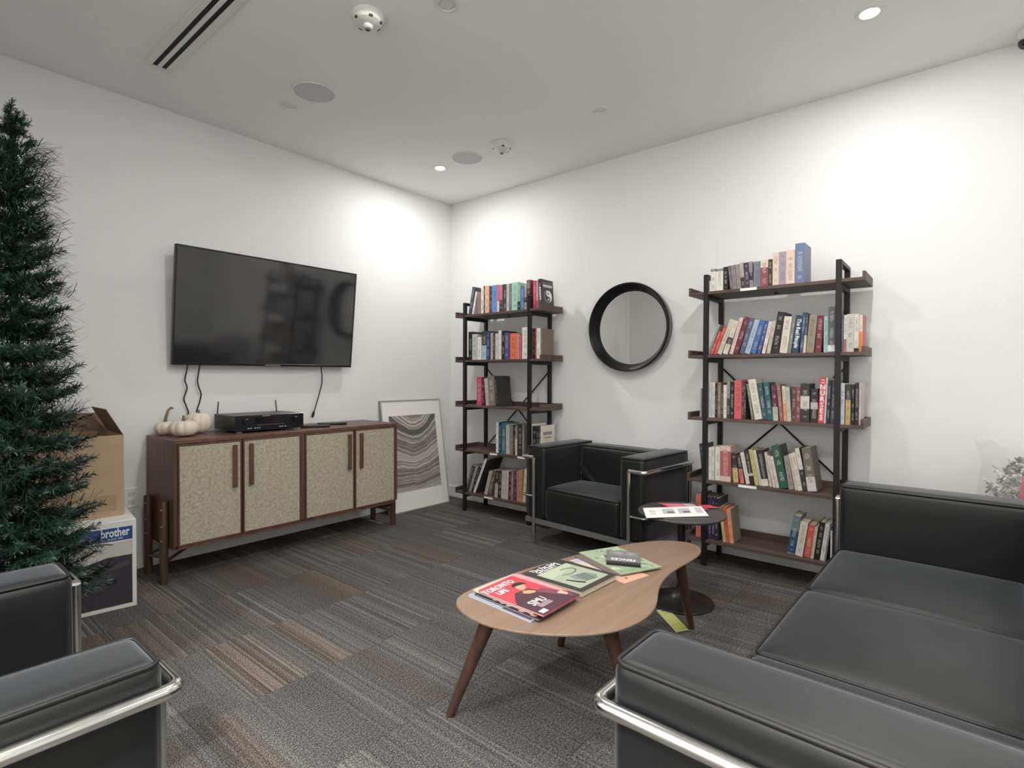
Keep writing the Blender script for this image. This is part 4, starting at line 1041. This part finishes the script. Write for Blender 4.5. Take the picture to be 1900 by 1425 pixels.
# ---------------------------------------------------------------- kidney coffee table
TZ = 0.385
OUT = [(2.416,-2.302),(2.483,-2.346),(2.558,-2.367),(2.643,-2.362),(2.728,-2.335),(2.806,-2.291),(2.875,-2.235),(2.931,-2.173),(2.959,-2.114),(2.976,-2.048),(2.980,-1.961),(2.968,-1.897),(2.944,-1.838),(2.920,-1.791),
       (2.898,-1.738),(2.878,-1.661),(2.866,-1.569),(2.869,-1.478),(2.882,-1.385),(2.886,-1.295),(2.873,-1.228),(2.846,-1.168),(2.807,-1.138),(2.753,-1.146),(2.692,-1.176),(2.639,-1.222),(2.592,-1.297),(2.530,-1.451),
       (2.477,-1.617),(2.434,-1.778),(2.409,-1.945),(2.392,-2.101),(2.388,-2.216),(2.397,-2.269)]
def coffee_table():
    cx, cy = 2.66, -1.80
    # smooth the outline
    P = [Vector((x, y, 0)) for x, y in OUT]; n = len(P)
    for _ in range(2): P = [P[i]*0.5+(P[i-1]+P[(i+1) % n])*0.25 for i in range(n)]
    S = []
    for i in range(n):
        p0, p1, p2, p3 = P[i-1], P[i], P[(i+1) % n], P[(i+2) % n]
        for k in range(4):
            s = k/4; S.append(0.5*((2*p1)+(p2-p0)*s+(2*p0-5*p1+4*p2-p3)*s*s+(3*p1-p0-3*p2+p3)*s**3))
    c = Vector((cx, cy, 0)); N = len(S)
    def nrm(i):
        d = (S[(i+1) % N]-S[i-1]).normalized(); return Vector((d.y, -d.x, 0))
    t = thing('coffee_table', 'kidney-shaped walnut coffee table on four splayed tapered legs', 'coffee table', (cx, cy, 0))
    rings = []
    for off, z in ((0.020, 0.372), (0.006, 0.3745), (0.0, 0.3785), (0.0, 0.3825), (0.0025, TZ)):
        rings.append([S[i]-nrm(i)*off-c+Vector((0, 0, z)) for i in range(N)])
    vs = [v for r_ in rings for v in r_]; fs = [tuple(reversed(range(N))), tuple((len(rings)-1)*N+i for i in range(N))]
    for a in range(len(rings)-1):
        for i in range(N): fs.append((a*N+i, a*N+(i+1) % N, (a+1)*N+(i+1) % N, (a+1)*N+i))
    MB().add(vs, fs).build('table_top', 'tabletop', t)
    for (tx, ty, fx, fy) in ((2.545, -2.250, 2.420, -2.316), (2.865, -2.045, 2.945, -1.995), (2.790, -1.300, 2.800, -1.170), (2.540, -1.710, 2.434, -1.684)):
        lg = MB().tube([(fx-cx, fy-cy, 0.0), (fx-cx, fy-cy, 0.004), (tx-cx, ty-cy, 0.360)], [0.0135, 0.0145, 0.027], 18).build('leg', 'leg_walnut', t, True, 50)
        MB().lathe([(0.0, 0.0), (0.046, 0.0), (0.046, 0.012), (0.0, 0.012)], 24, (tx-cx, ty-cy, 0.3605)).build('mounting_plate', 'black_metal', lg)
coffee_table()

def sheet(name, label, cat, corners, z, th, side_mat, cover_mat, group=None, cname='cover'):
    """a flat rectangular publication lying on a table; corners: (origin, +u, +v) far-left, near-left, far-right"""
    o, a, b = [Vector((p[0], p[1], 0)) for p in corners]
    u, v = a-o, b-o
    t = thing(name, label, cat, (o.x, o.y, z), 0, group)
    def P(s, q, zz): w = u*s+v*q; return (w.x, w.y, zz)
    def slab(e, z0, z1):
        return MB().add([P(e, e, z0), P(1-e, e, z0), P(1-e, 1-e, z0), P(e, 1-e, z0), P(e, e, z1), P(1-e, e, z1), P(1-e, 1-e, z1), P(e, 1-e, z1)],
                        [(0,3,2,1),(4,5,6,7),(0,1,5,4),(1,2,6,5),(2,3,7,6),(3,0,4,7)])
    c = min(0.0012, th*0.3)
    slab(0.012, c*0.5, th-c).build('pages', side_mat, t)
    slab(0.0, th-c, th).build(cname, cover_mat, t)
    slab(0.0, 0.0, c*0.5).build('back_cover', cover_mat, t)
    return t, u, v, th
def deco(t, u, v, z, poly, mat, name, lift=0.0003):
    """flat printed patch; poly in cover coordinates (s along u, q along v)"""
    n = len(poly); pts = [u*s+v*q for s, q in poly]
    MB().add([(p.x, p.y, z) for p in pts]+[(p.x, p.y, z+lift) for p in pts], [tuple(reversed(range(n))), tuple(range(n, 2*n))]+[(i, (i+1) % n, n+(i+1) % n, n+i) for i in range(n)]).build(name, mat, t)
def ell(cs, cq, rs, rq, n=20, rot=0.0):
    return [(cs+rs*math.cos(2*math.pi*i/n)*math.cos(rot)-rq*math.sin(2*math.pi*i/n)*math.sin(rot), cq+rs*math.cos(2*math.pi*i/n)*math.sin(rot)+rq*math.sin(2*math.pi*i/n)*math.cos(rot)) for i in range(n)]
def label_on(t, u, v, z, s, q, txt, size, mat, flip=False, sx=1.0, bold=0.0, ang=0.0):
    """text reading along +v (from far-left to far-right of the cover), tops towards the origin edge"""
    ex = (v.normalized()); ey = -u.normalized()
    if flip: ex, ey = -ex, -ey
    p = u*s+v*q
    text(txt, size, 'lettering', mat, t, frame_mtx((p.x, p.y, z), ex, ey), 0.00015, sx=sx, bold=bold)

def coffee_table_things():
    z = TZ
    # the pile at the near end, lowest first
    t, u, v, th = sheet('magazine', 'pale magazine at the bottom of the pile on the coffee table', 'magazine', ((2.430, -2.243), (2.722, -2.262), (2.432, -2.035)), z, 0.006, 'paper_white', flat('aeb4c6'), 'magazines on the coffee table')
    deco(t, u, v, th, [(0.55, 0.02), (0.98, 0.02), (0.98, 0.2), (0.55, 0.2)], flat('5c4a5e'), 'cover_print')
    z1 = z+0.0064
    t, u, v, th = sheet('magazine', 'dark magazine with pale printed spots second in the coffee table pile', 'magazine', ((2.452, -2.232), (2.742, -2.247), (2.454, -2.030)), z1, 0.005, 'paper_white', flat('322c30'), 'magazines on the coffee table')
    for (s, q, r_) in ((0.30, 0.06, 0.03), (0.42, 0.07, 0.04), (0.52, 0.05, 0.035), (0.72, 0.05, 0.04), (0.88, 0.08, 0.05)):
        deco(t, u, v, th, ell(s, q, r_, r_*1.1, 12), flat('c9a48e'), 'cover_print')
    z2 = z1+0.0054
    t, u, v, th = sheet('magazine', 'white-edged magazine just beneath the red one on the coffee table', 'magazine', ((2.432, -2.219), (2.708, -2.232), (2.446, -2.013)), z2, 0.006, 'paper_white', flat('d8cfc2'), 'magazines on the coffee table')
    z3 = z2+0.0064
    t, u, v, th = sheet('magazine', 'red magazine with a figure on its cover topping the pile', 'magazine', ((2.462, -2.224), (2.750, -2.236), (2.463, -2.016)), z3, 0.006, 'paper_white', flat('d24a54'), 'magazines on the coffee table')
    W_ = 'ink_white'; e = th
    deco(t, u, v, e, [(0.0, 0.86), (0.80, 0.90), (0.80, 1.0), (0.0, 1.0)], flat('e6a3a8'), 'cover_print')
    deco(t, u, v, e, [(0.62, 0.0), (1, 0.0), (1, 1.0), (0.86, 1.0), (0.60, 0.70), (0.42, 0.62), (0.40, 0.30), (0.52, 0.12)], flat('55343f'), 'jacket_print', 0.0004)
    deco(t, u, v, e, [(0.56, 0.60), (0.98, 0.92), (0.80, 0.97), (0.52, 0.76)], flat('8a4a55'), 'jacket_print', 0.0005)
    deco(t, u, v, e, ell(0.315, 0.585, 0.075, 0.125, 20, 0.5), flat('dcae90'), 'face_print', 0.0006)
    deco(t, u, v, e, [(0.22, 0.50), (0.19, 0.60), (0.22, 0.72), (0.30, 0.76), (0.29, 0.66), (0.27, 0.55), (0.26, 0.47)], flat('2c2224'), 'hair_print', 0.0008)
    deco(t, u, v, e, [(0.47, 0.40), (0.42, 0.47), (0.46, 0.57), (0.53, 0.63), (0.56, 0.58), (0.53, 0.46)], flat('d8a98c'), 'hand_print', 0.0007)
    deco(t, u, v, e, [(0.76, 0.80), (0.88, 0.86), (0.86, 0.93), (0.74, 0.92)], flat('e2c0ac'), 'cuff_print', 0.0007)
    deco(t, u, v, e, [(0.90, 0.05), (0.97, 0.05), (0.97, 0.19), (0.90, 0.19)], W_, 'barcode_patch', 0.0008)
    label_on(t, u, v, e+0.0003, 0.125, 0.33, 'TORONTO', 0.044, W_, sx=0.68, bold=0.0008)
    label_on(t, u, v, e+0.0003, 0.255, 0.22, 'LIFE', 0.036, W_, sx=0.8, bold=0.0008)
    label_on(t, u, v, e+0.0009, 0.735, 0.33, 'SIMU', 0.050, W_, sx=0.68, bold=0.0006)
    for k in range(3): deco(t, u, v, e, [(0.80+0.026*k, 0.20), (0.815+0.026*k, 0.20), (0.815+0.026*k, 0.50), (0.80+0.026*k, 0.50)], flat('c9b3b6'), 'print_line', 0.0008)
    # black comic book
    t, u, v, th = sheet('comic_book', 'thick black softcover book with a pale green cartoon cover on the coffee table', 'book', ((2.474, -2.000), (2.739, -2.000), (2.486, -1.776)), z, 0.022, 'page_edge', flat('3d3833'))
    e = th
    deco(t, u, v, e, [(0.20, 0.10), (0.92, 0.10), (0.92, 0.90), (0.20, 0.90)], flat('c6cdb4'), 'picture_panel')
    deco(t, u, v, e, [(0.45, 0.10), (0.92, 0.10), (0.92, 0.90), (0.30, 0.90), (0.40, 0.55)], flat('b3bba2'), 'hill_print', 0.0005)
    deco(t, u, v, e, [(0.55, 0.42), (0.62, 0.70), (0.78, 0.80), (0.88, 0.66), (0.80, 0.46), (0.68, 0.36)], flat('8d968c'), 'hill_print', 0.0007)
    for k in range(5): deco(t, u, v, e, [(0.60+0.05*k, 0.50-0.02*k), (0.62+0.05*k, 0.50-0.02*k), (0.66+0.05*k, 0.72-0.02*k), (0.64+0.05*k, 0.72-0.02*k)], flat('565e5a'), 'ink_stroke', 0.0009)
    ring = [(0.47, 0.62)]
    arcp = [(0.42+0.10*math.cos(a), 0.56+0.22*math.sin(a)) for a in [R(x) for x in range(-60, 200, 13)]]
    arcq = [(0.42+0.085*math.cos(a), 0.56+0.195*math.sin(a)) for a in [R(x) for x in range(187, -61, -13)]]
    deco(t, u, v, e, arcp+arcq, flat('4b5148'), 'ink_stroke', 0.0009)
    deco(t, u, v, e, [(0.62, 0.22), (0.78, 0.28), (0.86, 0.34), (0.84, 0.40), (0.72, 0.32), (0.60, 0.26)], flat('3f4540'), 'ink_stroke', 0.0009)
    label_on(t, u, v, e+0.0003, 0.075, 0.46, 'The Far Side', 0.030, W_, sx=0.95, bold=0.0004)
    label_on(t, u, v, e+0.0003, 0.150, 0.48, 'GALLERY 4', 0.030, W_, sx=0.95, bold=0.0004)
    # papers and magazines at the far end
    t, u, v, th = sheet('leaflet', 'pink sheet of paper sticking out below the green magazine', 'leaflet', ((2.522, -1.735), (2.790, -1.790), (2.555, -1.600)), z, 0.0012, flat('e8b49a'), flat('e8b49a'), 'loose papers on the coffee table')
    deco(t, u, v, th, [(0.86, 0.30), (0.90, 0.30), (0.90, 0.38), (0.86, 0.38)], flat('8b5a52'), 'small_print')
    t, u, v, th = sheet('leaflet', 'cream and lilac printed leaflet beside the black comic book', 'leaflet', ((2.500, -1.716), (2.735, -1.762), (2.530, -1.585)), z+0.0016, 0.0012, 'paper_white', flat('dcd2c8'), 'loose papers on the coffee table')
    deco(t, u, v, th, [(0.03, 0.05), (0.16, 0.05), (0.16, 0.45), (0.03, 0.45)], flat('c3bfd6'), 'cover_print')
    t, u, v, th = sheet('magazine', 'dark-edged magazine under the green one on the coffee table', 'magazine', ((2.494, -1.668), (2.730, -1.753), (2.574, -1.478)), z+0.0032, 0.004, 'paper_white', flat('7d6f66'), 'magazines on the coffee table')
    t, u, v, th = sheet('magazine', 'green and white garden magazine on the far end of the coffee table', 'magazine', ((2.488, -1.628), (2.750, -1.740), (2.572, -1.452)), z+0.0076, 0.005, 'paper_white', flat('aebb9f'), 'magazines on the coffee table')
    rnd = random.Random(3)
    for k in range(46):
        s, q = rnd.uniform(0.06, 0.94), rnd.uniform(0.06, 0.94)
        deco(t, u, v, th, ell(s, q, rnd.uniform(0.02, 0.05), rnd.uniform(0.02, 0.06), 7, rnd.uniform(0, 3)), flat(rnd.choice(['7f9c5c', '96b174', 'd7dfc0', '5f7d4c', 'e8e6d2', '8aa86a'])), 'leaf_print', 0.0002+0.00001*k)
    deco(t, u, v, th, [(0.88, 0.04), (0.97, 0.04), (0.97, 0.70), (0.88, 0.70)], flat('8fae86'), 'cover_print', 0.0008)
    zf = z+0.0076+0.0062
    t, u, v, th = sheet('dvd_case', 'small grey case with upside-down white title on the green magazine', 'case', ((2.583, -1.556), (2.655, -1.690), (2.706, -1.500)), zf, 0.012, 'ink_black', flat('7b7a78'))
    deco(t, u, v, th, [(0.05, 0.06), (0.45, 0.06), (0.45, 0.94), (0.05, 0.94)], flat('8a8986'), 'cover_print')
    deco(t, u, v, th, ell(0.22, 0.35, 0.10, 0.14, 14), flat('a3a19d'), 'cover_print', 0.0005)
    deco(t, u, v, th, ell(0.22, 0.72, 0.10, 0.12, 14), flat('a3a19d'), 'cover_print', 0.0005)
    deco(t, u, v, th, [(0.90, 0.0), (1.0, 0.0), (1.0, 1.0), (0.90, 1.0)], flat('2c2b2b'), 'cover_print')
    label_on(t, u, v, th+0.0006, 0.72, 0.50, 'FENCES', 0.034, W_, flip=True, sx=0.85, bold=0.0006)
coffee_table_things()

def floor_tag():
    o, a, b = Vector((2.598, -1.098, 0)), Vector((2.764, -1.252, 0)), Vector((2.632, -1.040, 0))
    t, u, v, th = sheet('paper_tag', 'yellow-green paper strip lying on the carpet by the table leg', 'paper strip', ((o.x, o.y), (a.x, a.y), (b.x, b.y)), 0.0003, 0.0016, 'tag_green', MATS['tag_green'])
    deco(t, u, v, th, [(0.03, 0.35), (0.10, 0.35), (0.10, 0.75), (0.03, 0.75)], 'ink_grey', 'hole_print')
    deco(t, u, v, th, [(0.70, 0.08), (0.90, 0.08), (0.94, 0.92), (0.66, 0.92)], 'tag_green_dark', 'fold_print')
floor_tag()

# ---------------------------------------------------------------- round side table
def side_table():
    x, y, zt = 2.648, -0.920, 0.462
    t = thing('side_table', 'small round dark side table on a trumpet pedestal beside the armchair', 'side table', (x, y, 0))
    MB().lathe([(0.0, zt-0.014), (0.205, zt-0.014), (0.214, zt-0.009), (0.216, zt-0.003), (0.213, zt), (0.0, zt)], 72).build('top', 'side_top', t, True, 25)
    MB().lathe([(0.019, 0.055), (0.019, zt-0.03), (0.045, zt-0.0145), (0.0, zt-0.0145)], 28).build('column', 'black_metal', t, True, 40)
    MB().lathe([(0.0, 0.0), (0.158, 0.0), (0.162, 0.006), (0.158, 0.011), (0.110, 0.020), (0.062, 0.036), (0.034, 0.056), (0.022, 0.085), (0.0, 0.085)], 64).build('base', 'side_base', t, True, 35)
    z = zt+0.0003
    t2, u, v, th = sheet('magazine', 'thin dark magazine beneath the white sheet on the side table', 'magazine', ((2.520, -1.010), (2.640, -1.120), (2.700, -0.850)), z, 0.004, 'paper_white', flat('4a4846'), 'papers on the side table')
    t2, u, v, th = sheet('leaflet', 'pink and red leaflet poking out behind the white sheet', 'leaflet', ((2.492, -0.852), (2.600, -0.920), (2.640, -0.745)), z+0.0044, 0.0012, 'paper_white', flat('e4566a'), 'papers on the side table')
    deco(t2, u, v, th, [(0.06, 0.12), (0.7, 0.12), (0.7, 0.55), (0.06, 0.55)], flat('e98a96'), 'cover_print')
    deco(t2, u, v, th, [(0.04, 0.62), (0.8, 0.62), (0.8, 0.92), (0.04, 0.92)], flat('c9bcc2'), 'cover_print', 0.0004)
    t2, u, v, th = sheet('leaflet', 'second red leaflet corner right of the white sheet on the side table', 'leaflet', ((2.650, -0.775), (2.716, -0.800), (2.712, -0.714)), z+0.0044, 0.0012, 'paper_white', flat('d9435c'), 'papers on the side table')
    t2, u, v, th = sheet('leaflet', 'white printed sheet with two grey pictures on the side table', 'leaflet', ((2.478, -1.008), (2.580, -1.178), (2.694, -0.776)), z+0.0062, 0.001, 'paper_white', MATS['paper_white'], 'papers on the side table')
    for a, b in ((0.30, 0.50), (0.56, 0.76)):
        deco(t2, u, v, th, [(0.18, a), (0.68, a), (0.68, b), (0.18, b)], flat('d3d3d0'), 'picture_print')
        deco(t2, u, v, th, [(0.46, a+0.07), (0.62, a+0.07), (0.62, b-0.02), (0.46, b-0.02)], flat('77777a'), 'picture_print', 0.0005)
    for k in range(7): deco(t2, u, v, th, [(0.16+0.08*k, 0.85), (0.19+0.08*k, 0.85), (0.19+0.08*k, 0.96), (0.16+0.08*k, 0.96)], 'ink_grey', 'text_line')
    for k in range(4): deco(t2, u, v, th, [(0.30+0.12*k, 0.08), (0.33+0.12*k, 0.08), (0.33+0.12*k, 0.18), (0.30+0.12*k, 0.18)], 'ink_grey', 'text_line')
side_table()

# ---------------------------------------------------------------- printer carton and open cardboard box
def printer_box():
    t = thing('printer_box', 'white printed carton with a blue band standing on the floor under the cardboard box', 'box', (0.592, -2.712, 0), R(-7.5))
    # local: front face at x=0, box runs to -x and -y
    w, d, h = 0.56, 0.45, 0.432
    MB().bbox((-d, -w, 0), (0, 0, h), 0.002).build('carton', 'box_white', t)
    MB().box((-d+0.01, -w+0.004, h), (-0.012, -0.004, h+0.0012)).build('lid_flap', 'box_white', t)
    MB().box((0, -w+0.012, 0.338), (0.0006, -0.016, 0.402)).build('blue_band', 'box_blue', t)
    MB().box((0, -w+0.012, 0.020), (0.0005, -0.016, 0.332)).build('grey_panel', 'box_grey', t)
    vs = [(0.0005, -0.018, 0.022), (0.0005, -0.018, 0.262), (0.0005, -0.12, 0.262), (0.0005, -0.20, 0.240), (0.0005, -0.30, 0.252), (0.0005, -w+0.014, 0.240), (0.0005, -w+0.014, 0.022)]
    n = len(vs)
    MB().add(vs+[(0.001, a, b) for _, a, b in vs], [tuple(range(n)), tuple(reversed(range(n, 2*n)))]+[(i, (i+1) % n, n+(i+1) % n, n+i) for i in range(n)]).build('picture_panel', 'box_picture', t)
    MB().add([(0.0012, -0.03, 0.235), (0.0012, -0.15, 0.205), (0.0012, -0.15, 0.185), (0.0012, -0.03, 0.212)], [(0, 1, 2, 3)]).build('picture_highlight', 'fitting_dark', t)
    MB().box((0.001, -0.135, 0.125), (0.0013, -0.08, 0.150)).build('picture_highlight', 'ink_black', t)
    text('brother', 0.058, 'lettering', 'ink_white', t, frame_mtx((0.0010, -0.085, 0.378), (0, 1, 0), (0, 0, 1)), sx=0.62, bold=0.0012)
    text('at your side', 0.016, 'lettering', 'ink_white', t, frame_mtx((0.0010, -0.085, 0.350), (0, 1, 0), (0, 0, 1)), sx=0.8)
printer_box()
def cardboard_box():
    t = thing('cardboard_box', 'open brown cardboard box with raised flaps stacked on the white carton', 'box', (0.462, -2.728, 0.4335), R(-3))
    w, d, h, k = 0.44, 0.36, 0.408, 0.004
    MB().box((-d, -w, 0), (0, 0, k)).build('bottom_panel', 'cardboard', t)
    for lo, hi in (((-k, -w, k), (0, 0, h)), ((-d, -w, k), (-d+k, 0, h)), ((-d+k, -w, k), (-k, -w+k, h)), ((-d+k, -k, k), (-k, 0, h))):
        MB().box(lo, hi).build('side_panel', 'cardboard', t)
    def flap(m, w_, l_):
        MB().box((0, -w_/2, 0), (l_, w_/2, 0.003), m).build('flap', 'cardboard_dark', t)
    # right flap stands up and leans inwards, back flap upright, front flap folded in, left flap outwards
    flap(Matrix.Translation((-d/2, 0.0, h)) @ Matrix.Rotation(R(90), 4, 'Z') @ Matrix.Rotation(R(-118), 4, 'Y'), d-0.01, 0.15)
    flap(Matrix.Translation((-d, -w/2, h)) @ Matrix.Rotation(R(180), 4, 'Z') @ Matrix.Rotation(R(-70), 4, 'Y'), w-0.01, 0.10)
    flap(Matrix.Translation((-d/2, -w, h)) @ Matrix.Rotation(R(-90), 4, 'Z') @ Matrix.Rotation(R(-30), 4, 'Y'), d-0.01, 0.16)
    MB().box((0, -0.13, 0.03), (0.0006, -0.03, 0.11)).build('tape_patch', flat('ad9474'), t)
cardboard_box()

# ---------------------------------------------------------------- artificial tree
def branch_mesh(L, seed, twigs, dens=1.0, needle=0.034):
    rnd = random.Random(seed); m = MB()
    def sprig(p0, p1, cnt):
        d = (p1-p0); ln = d.length; d.normalize()
        a = d.cross(Vector((0, 0, 1))).normalized() if abs(d.z) < 0.95 else Vector((1, 0, 0)); b = a.cross(d)
        m.tube([p0, p1], [0.0022, 0.0008], 3, caps=False)
        for i in range(cnt):
            s = (i+rnd.random())/cnt
            th = rnd.uniform(0, 2*math.pi)
            side = a*math.cos(th)+b*math.sin(th)
            q = p0+d*(ln*s); dirn = (d*rnd.uniform(0.45, 0.9)+side).normalized(); nl = needle*rnd.uniform(0.7, 1.15)*(1.0-0.25*s)
            wv = dirn.cross(d); wv = wv.normalized()*0.0018 if wv.length > 1e-6 else a*0.0018
            tip = q+dirn*nl
            m.add([q-wv, q+wv, tip+wv*0.7, tip-wv*0.7], [(0, 1, 2, 3)])
    droop = -0.10
    pts = [Vector((L*s, 0, droop*L*s*(1-s)*2+0.12*L*s*s)) for s in (0, 0.35, 0.7, 1.0)]
    for i in range(3): sprig(pts[i], pts[i+1], int((46 if i else 24)*L/0.3*dens)+12)
    for k in range(twigs):
        s = rnd.uniform(0.15, 0.68); base = Vector((L*s, 0, droop*L*s*(1-s)*2+0.12*L*s*s))
        an = rnd.choice((-1, 1))*rnd.uniform(0.5, 1.1); tl = L*rnd.uniform(0.22, 0.42)
        sprig(base, base+Vector((math.cos(an)*tl, math.sin(an)*tl, rnd.uniform(-0.1, 0.25)*tl)), int(170*tl*dens)+10)
    return m.mesh('branch', 'needles')
def christmas_tree():
    X, Y, HT = 1.135, -3.225, 2.07
    t = thing('christmas_tree', 'slim dark green artificial christmas tree at the left edge', 'christmas tree', (X, Y, 0))
    MB().tube([(0, 0, 0.10), (0, 0, 1.2), (0, 0, HT-0.06)], [0.016, 0.014, 0.006], 10).build('trunk', 'trunk_green', t, True)
    for k in range(4):
        a = R(90*k+45)
        MB().tube([(0, 0, 0.15), (0.08*math.cos(a), 0.08*math.sin(a), 0.10), (0.25*math.cos(a), 0.25*math.sin(a), 0.008)], [0.009, 0.009, 0.008], 8).build('stand_leg', 'branch_wire', t, True)
    rnd = random.Random(11)
    short = [branch_mesh(0.13, 20+i, 4, 1.2, 0.028) for i in range(4)]
    mid = [branch_mesh(0.19, 40+i, 6, 1.1, 0.030) for i in range(4)]
    long_ = [branch_mesh(0.26, 60+i, 8, 1.0, 0.032) for i in range(4)]
    z = 0.33; cnt = 0; tier = 0
    while z < HT-0.05:
        f = (z-0.33)/(HT-0.38)
        rad = 0.225*(1-f)**0.75+0.050
        n = max(5, int(15*(1-f)+5)); n = min(n, 16)
        for k in range(n):
            if cnt >= 292: break
            L = rad*rnd.uniform(0.80, 1.10)
            me = rnd.choice(long_ if L > 0.21 else mid if L > 0.14 else short)
            base = 0.26 if me in long_ else 0.19 if me in mid else 0.13
            o = link('branch', me, t, (0, 0, z+rnd.uniform(-0.02, 0.02)))
            sc = L/base
            o.scale = (sc, max(0.7, min(1.15, sc)), max(0.7, min(1.1, sc)))
            o.rotation_euler = (rnd.uniform(-0.4, 0.4), -(0.02+0.38*f**1.6)+rnd.uniform(-0.10, 0.10), 2*math.pi*(k+rnd.random()*0.7)/n+tier*0.7)
            cnt += 1
        z += 0.098-0.042*f; tier += 1
    for k in range(5):
        o = link('branch', rnd.choice(short), t, (0, 0, HT-0.10+0.01*k)); o.rotation_euler = (rnd.uniform(-1, 1), -R(62+5*k), k*1.3); o.scale = (0.8, 0.7, 0.7)
    # the dense inside of the tree: sprays nobody could count
    m = MB(); r2 = random.Random(8)
    for k in range(2600):
        zz = r2.uniform(0.30, HT-0.10); f = (zz-0.30)/(HT-0.40); rr = (0.225*(1-f)**0.75+0.045)*r2.uniform(0.10, 0.72); a = r2.uniform(0, 6.283)
        p = Vector((rr*math.cos(a), rr*math.sin(a), zz)); d = Vector((math.cos(a), math.sin(a), r2.uniform(-0.3, 0.5))).normalized()
        for j in range(7):
            w = (d+Vector((r2.uniform(-1, 1), r2.uniform(-1, 1), r2.uniform(-1, 1)))*0.7).normalized()*0.045
            s = w.cross(Vector((0, 0, 1))); s = s.normalized()*0.0016 if s.length > 1e-6 else Vector((0.0016, 0, 0))
            q = p+d*0.012*j
            m.add([q-s, q+s, q+w+s*0.6, q+w-s*0.6], [(0, 1, 2, 3)])
    st = m.build('inner_foliage', 'needles', t); st['kind'] = 'stuff'
christmas_tree()

# ---------------------------------------------------------------- wrapped decoration behind the sofa
def wrapped_decoration():
    t = thing('wrapped_wreath', 'clear plastic bag of snowy flocked branches with red cloth behind the sofa', 'decoration', (4.035, -0.335, 0))
    rnd = random.Random(4)
    MB().lathe([(0.0, 0.0), (0.15, 0.0), (0.17, 0.02), (0.19, 0.30), (0.185, 0.32), (0.0, 0.32)], 32).build('pot', 'red_cloth', t, True, 40)
    MB().tube([(0, 0, 0.30), (0, 0, 0.62), (0.0, 0, 0.80)], [0.02, 0.015, 0.006], 8).build('stem', 'flock_dark', t, True)
    for tier, (z, L, n) in enumerate(((0.50, 0.205, 9), (0.58, 0.205, 11), (0.64, 0.205, 11), (0.70, 0.185, 10), (0.755, 0.13, 8))):
        for k in range(n):
            a = 2*math.pi*(k+0.5*(tier % 2)+rnd.uniform(-0.2, 0.2))/n; m = MB()
            d = Vector((math.cos(a), math.sin(a), rnd.uniform(-0.10, 0.16)))
            m.tube([(0, 0, 0), d*L*0.5+Vector((0, 0, 0.01)), d*L], [0.006, 0.012, 0.004], 6)
            for j in range(30):
                s = rnd.uniform(0.25, 1.0); b = rnd.uniform(0, 6.283)
                q = d*L*s; w = (d*0.7+Vector((math.sin(a)*math.cos(b), -math.cos(a)*math.cos(b), math.sin(b)))).normalized()*rnd.uniform(0.025, 0.045)
                m.tube([q, q+w*0.6, q+w], [0.0045, 0.0062, 0.0025], 5)
            m.build('flocked_branch', 'flocking', t, False, None, (0, 0, z))
    # red cloth panel tied to the front
    vs = []; fs = []
    for i in range(9):
        for j in range(9):
            uu, vv = i/8, j/8
            vs.append((-0.140+0.24*uu+0.034*vv*(1-uu), -0.206-0.008*math.sin(9*uu), 0.44+0.300*vv))
    for i in range(8):
        for j in range(8): fs.append((i*9+j, (i+1)*9+j, (i+1)*9+j+1, i*9+j+1))
    o = MB().add(vs, fs).build('red_cloth', 'red_cloth', t, True)
    md = o.modifiers.new('thick', 'SOLIDIFY'); md.thickness = 0.003
    # crumpled bag
    n, k = 56, 22; vs = []; fs = []
    for i in range(k+1):
        s = i/k; z = 0.004+0.865*s
        base = 0.228+0.012*math.sin(3.1*s) if s < 0.86 else 0.224+0.025*(s-0.86)/0.14
        for j in range(n):
            a = 2*math.pi*j/n
            w = mnoise.noise(Vector((3.0*math.cos(a), 3.0*math.sin(a), 4.0*s)))*0.022+mnoise.noise(Vector((9*math.cos(a), 9*math.sin(a), 3.0*s)))*0.010
            top = 0.03*mnoise.noise(Vector((4*math.cos(a), 4*math.sin(a), 9.0)))*max(0, (s-0.8)/0.2)
            r_ = base+w
            vs.append((r_*math.cos(a), min(0.30, r_*math.sin(a)*1.02), max(0.002, z+top)))
    for i in range(k):
        for j in range(n): fs.append((i*n+j, i*n+(j+1) % n, (i+1)*n+(j+1) % n, (i+1)*n+j))
    MB().add(vs, fs).build('plastic_bag', 'clear_plastic', t, True)
wrapped_decoration()
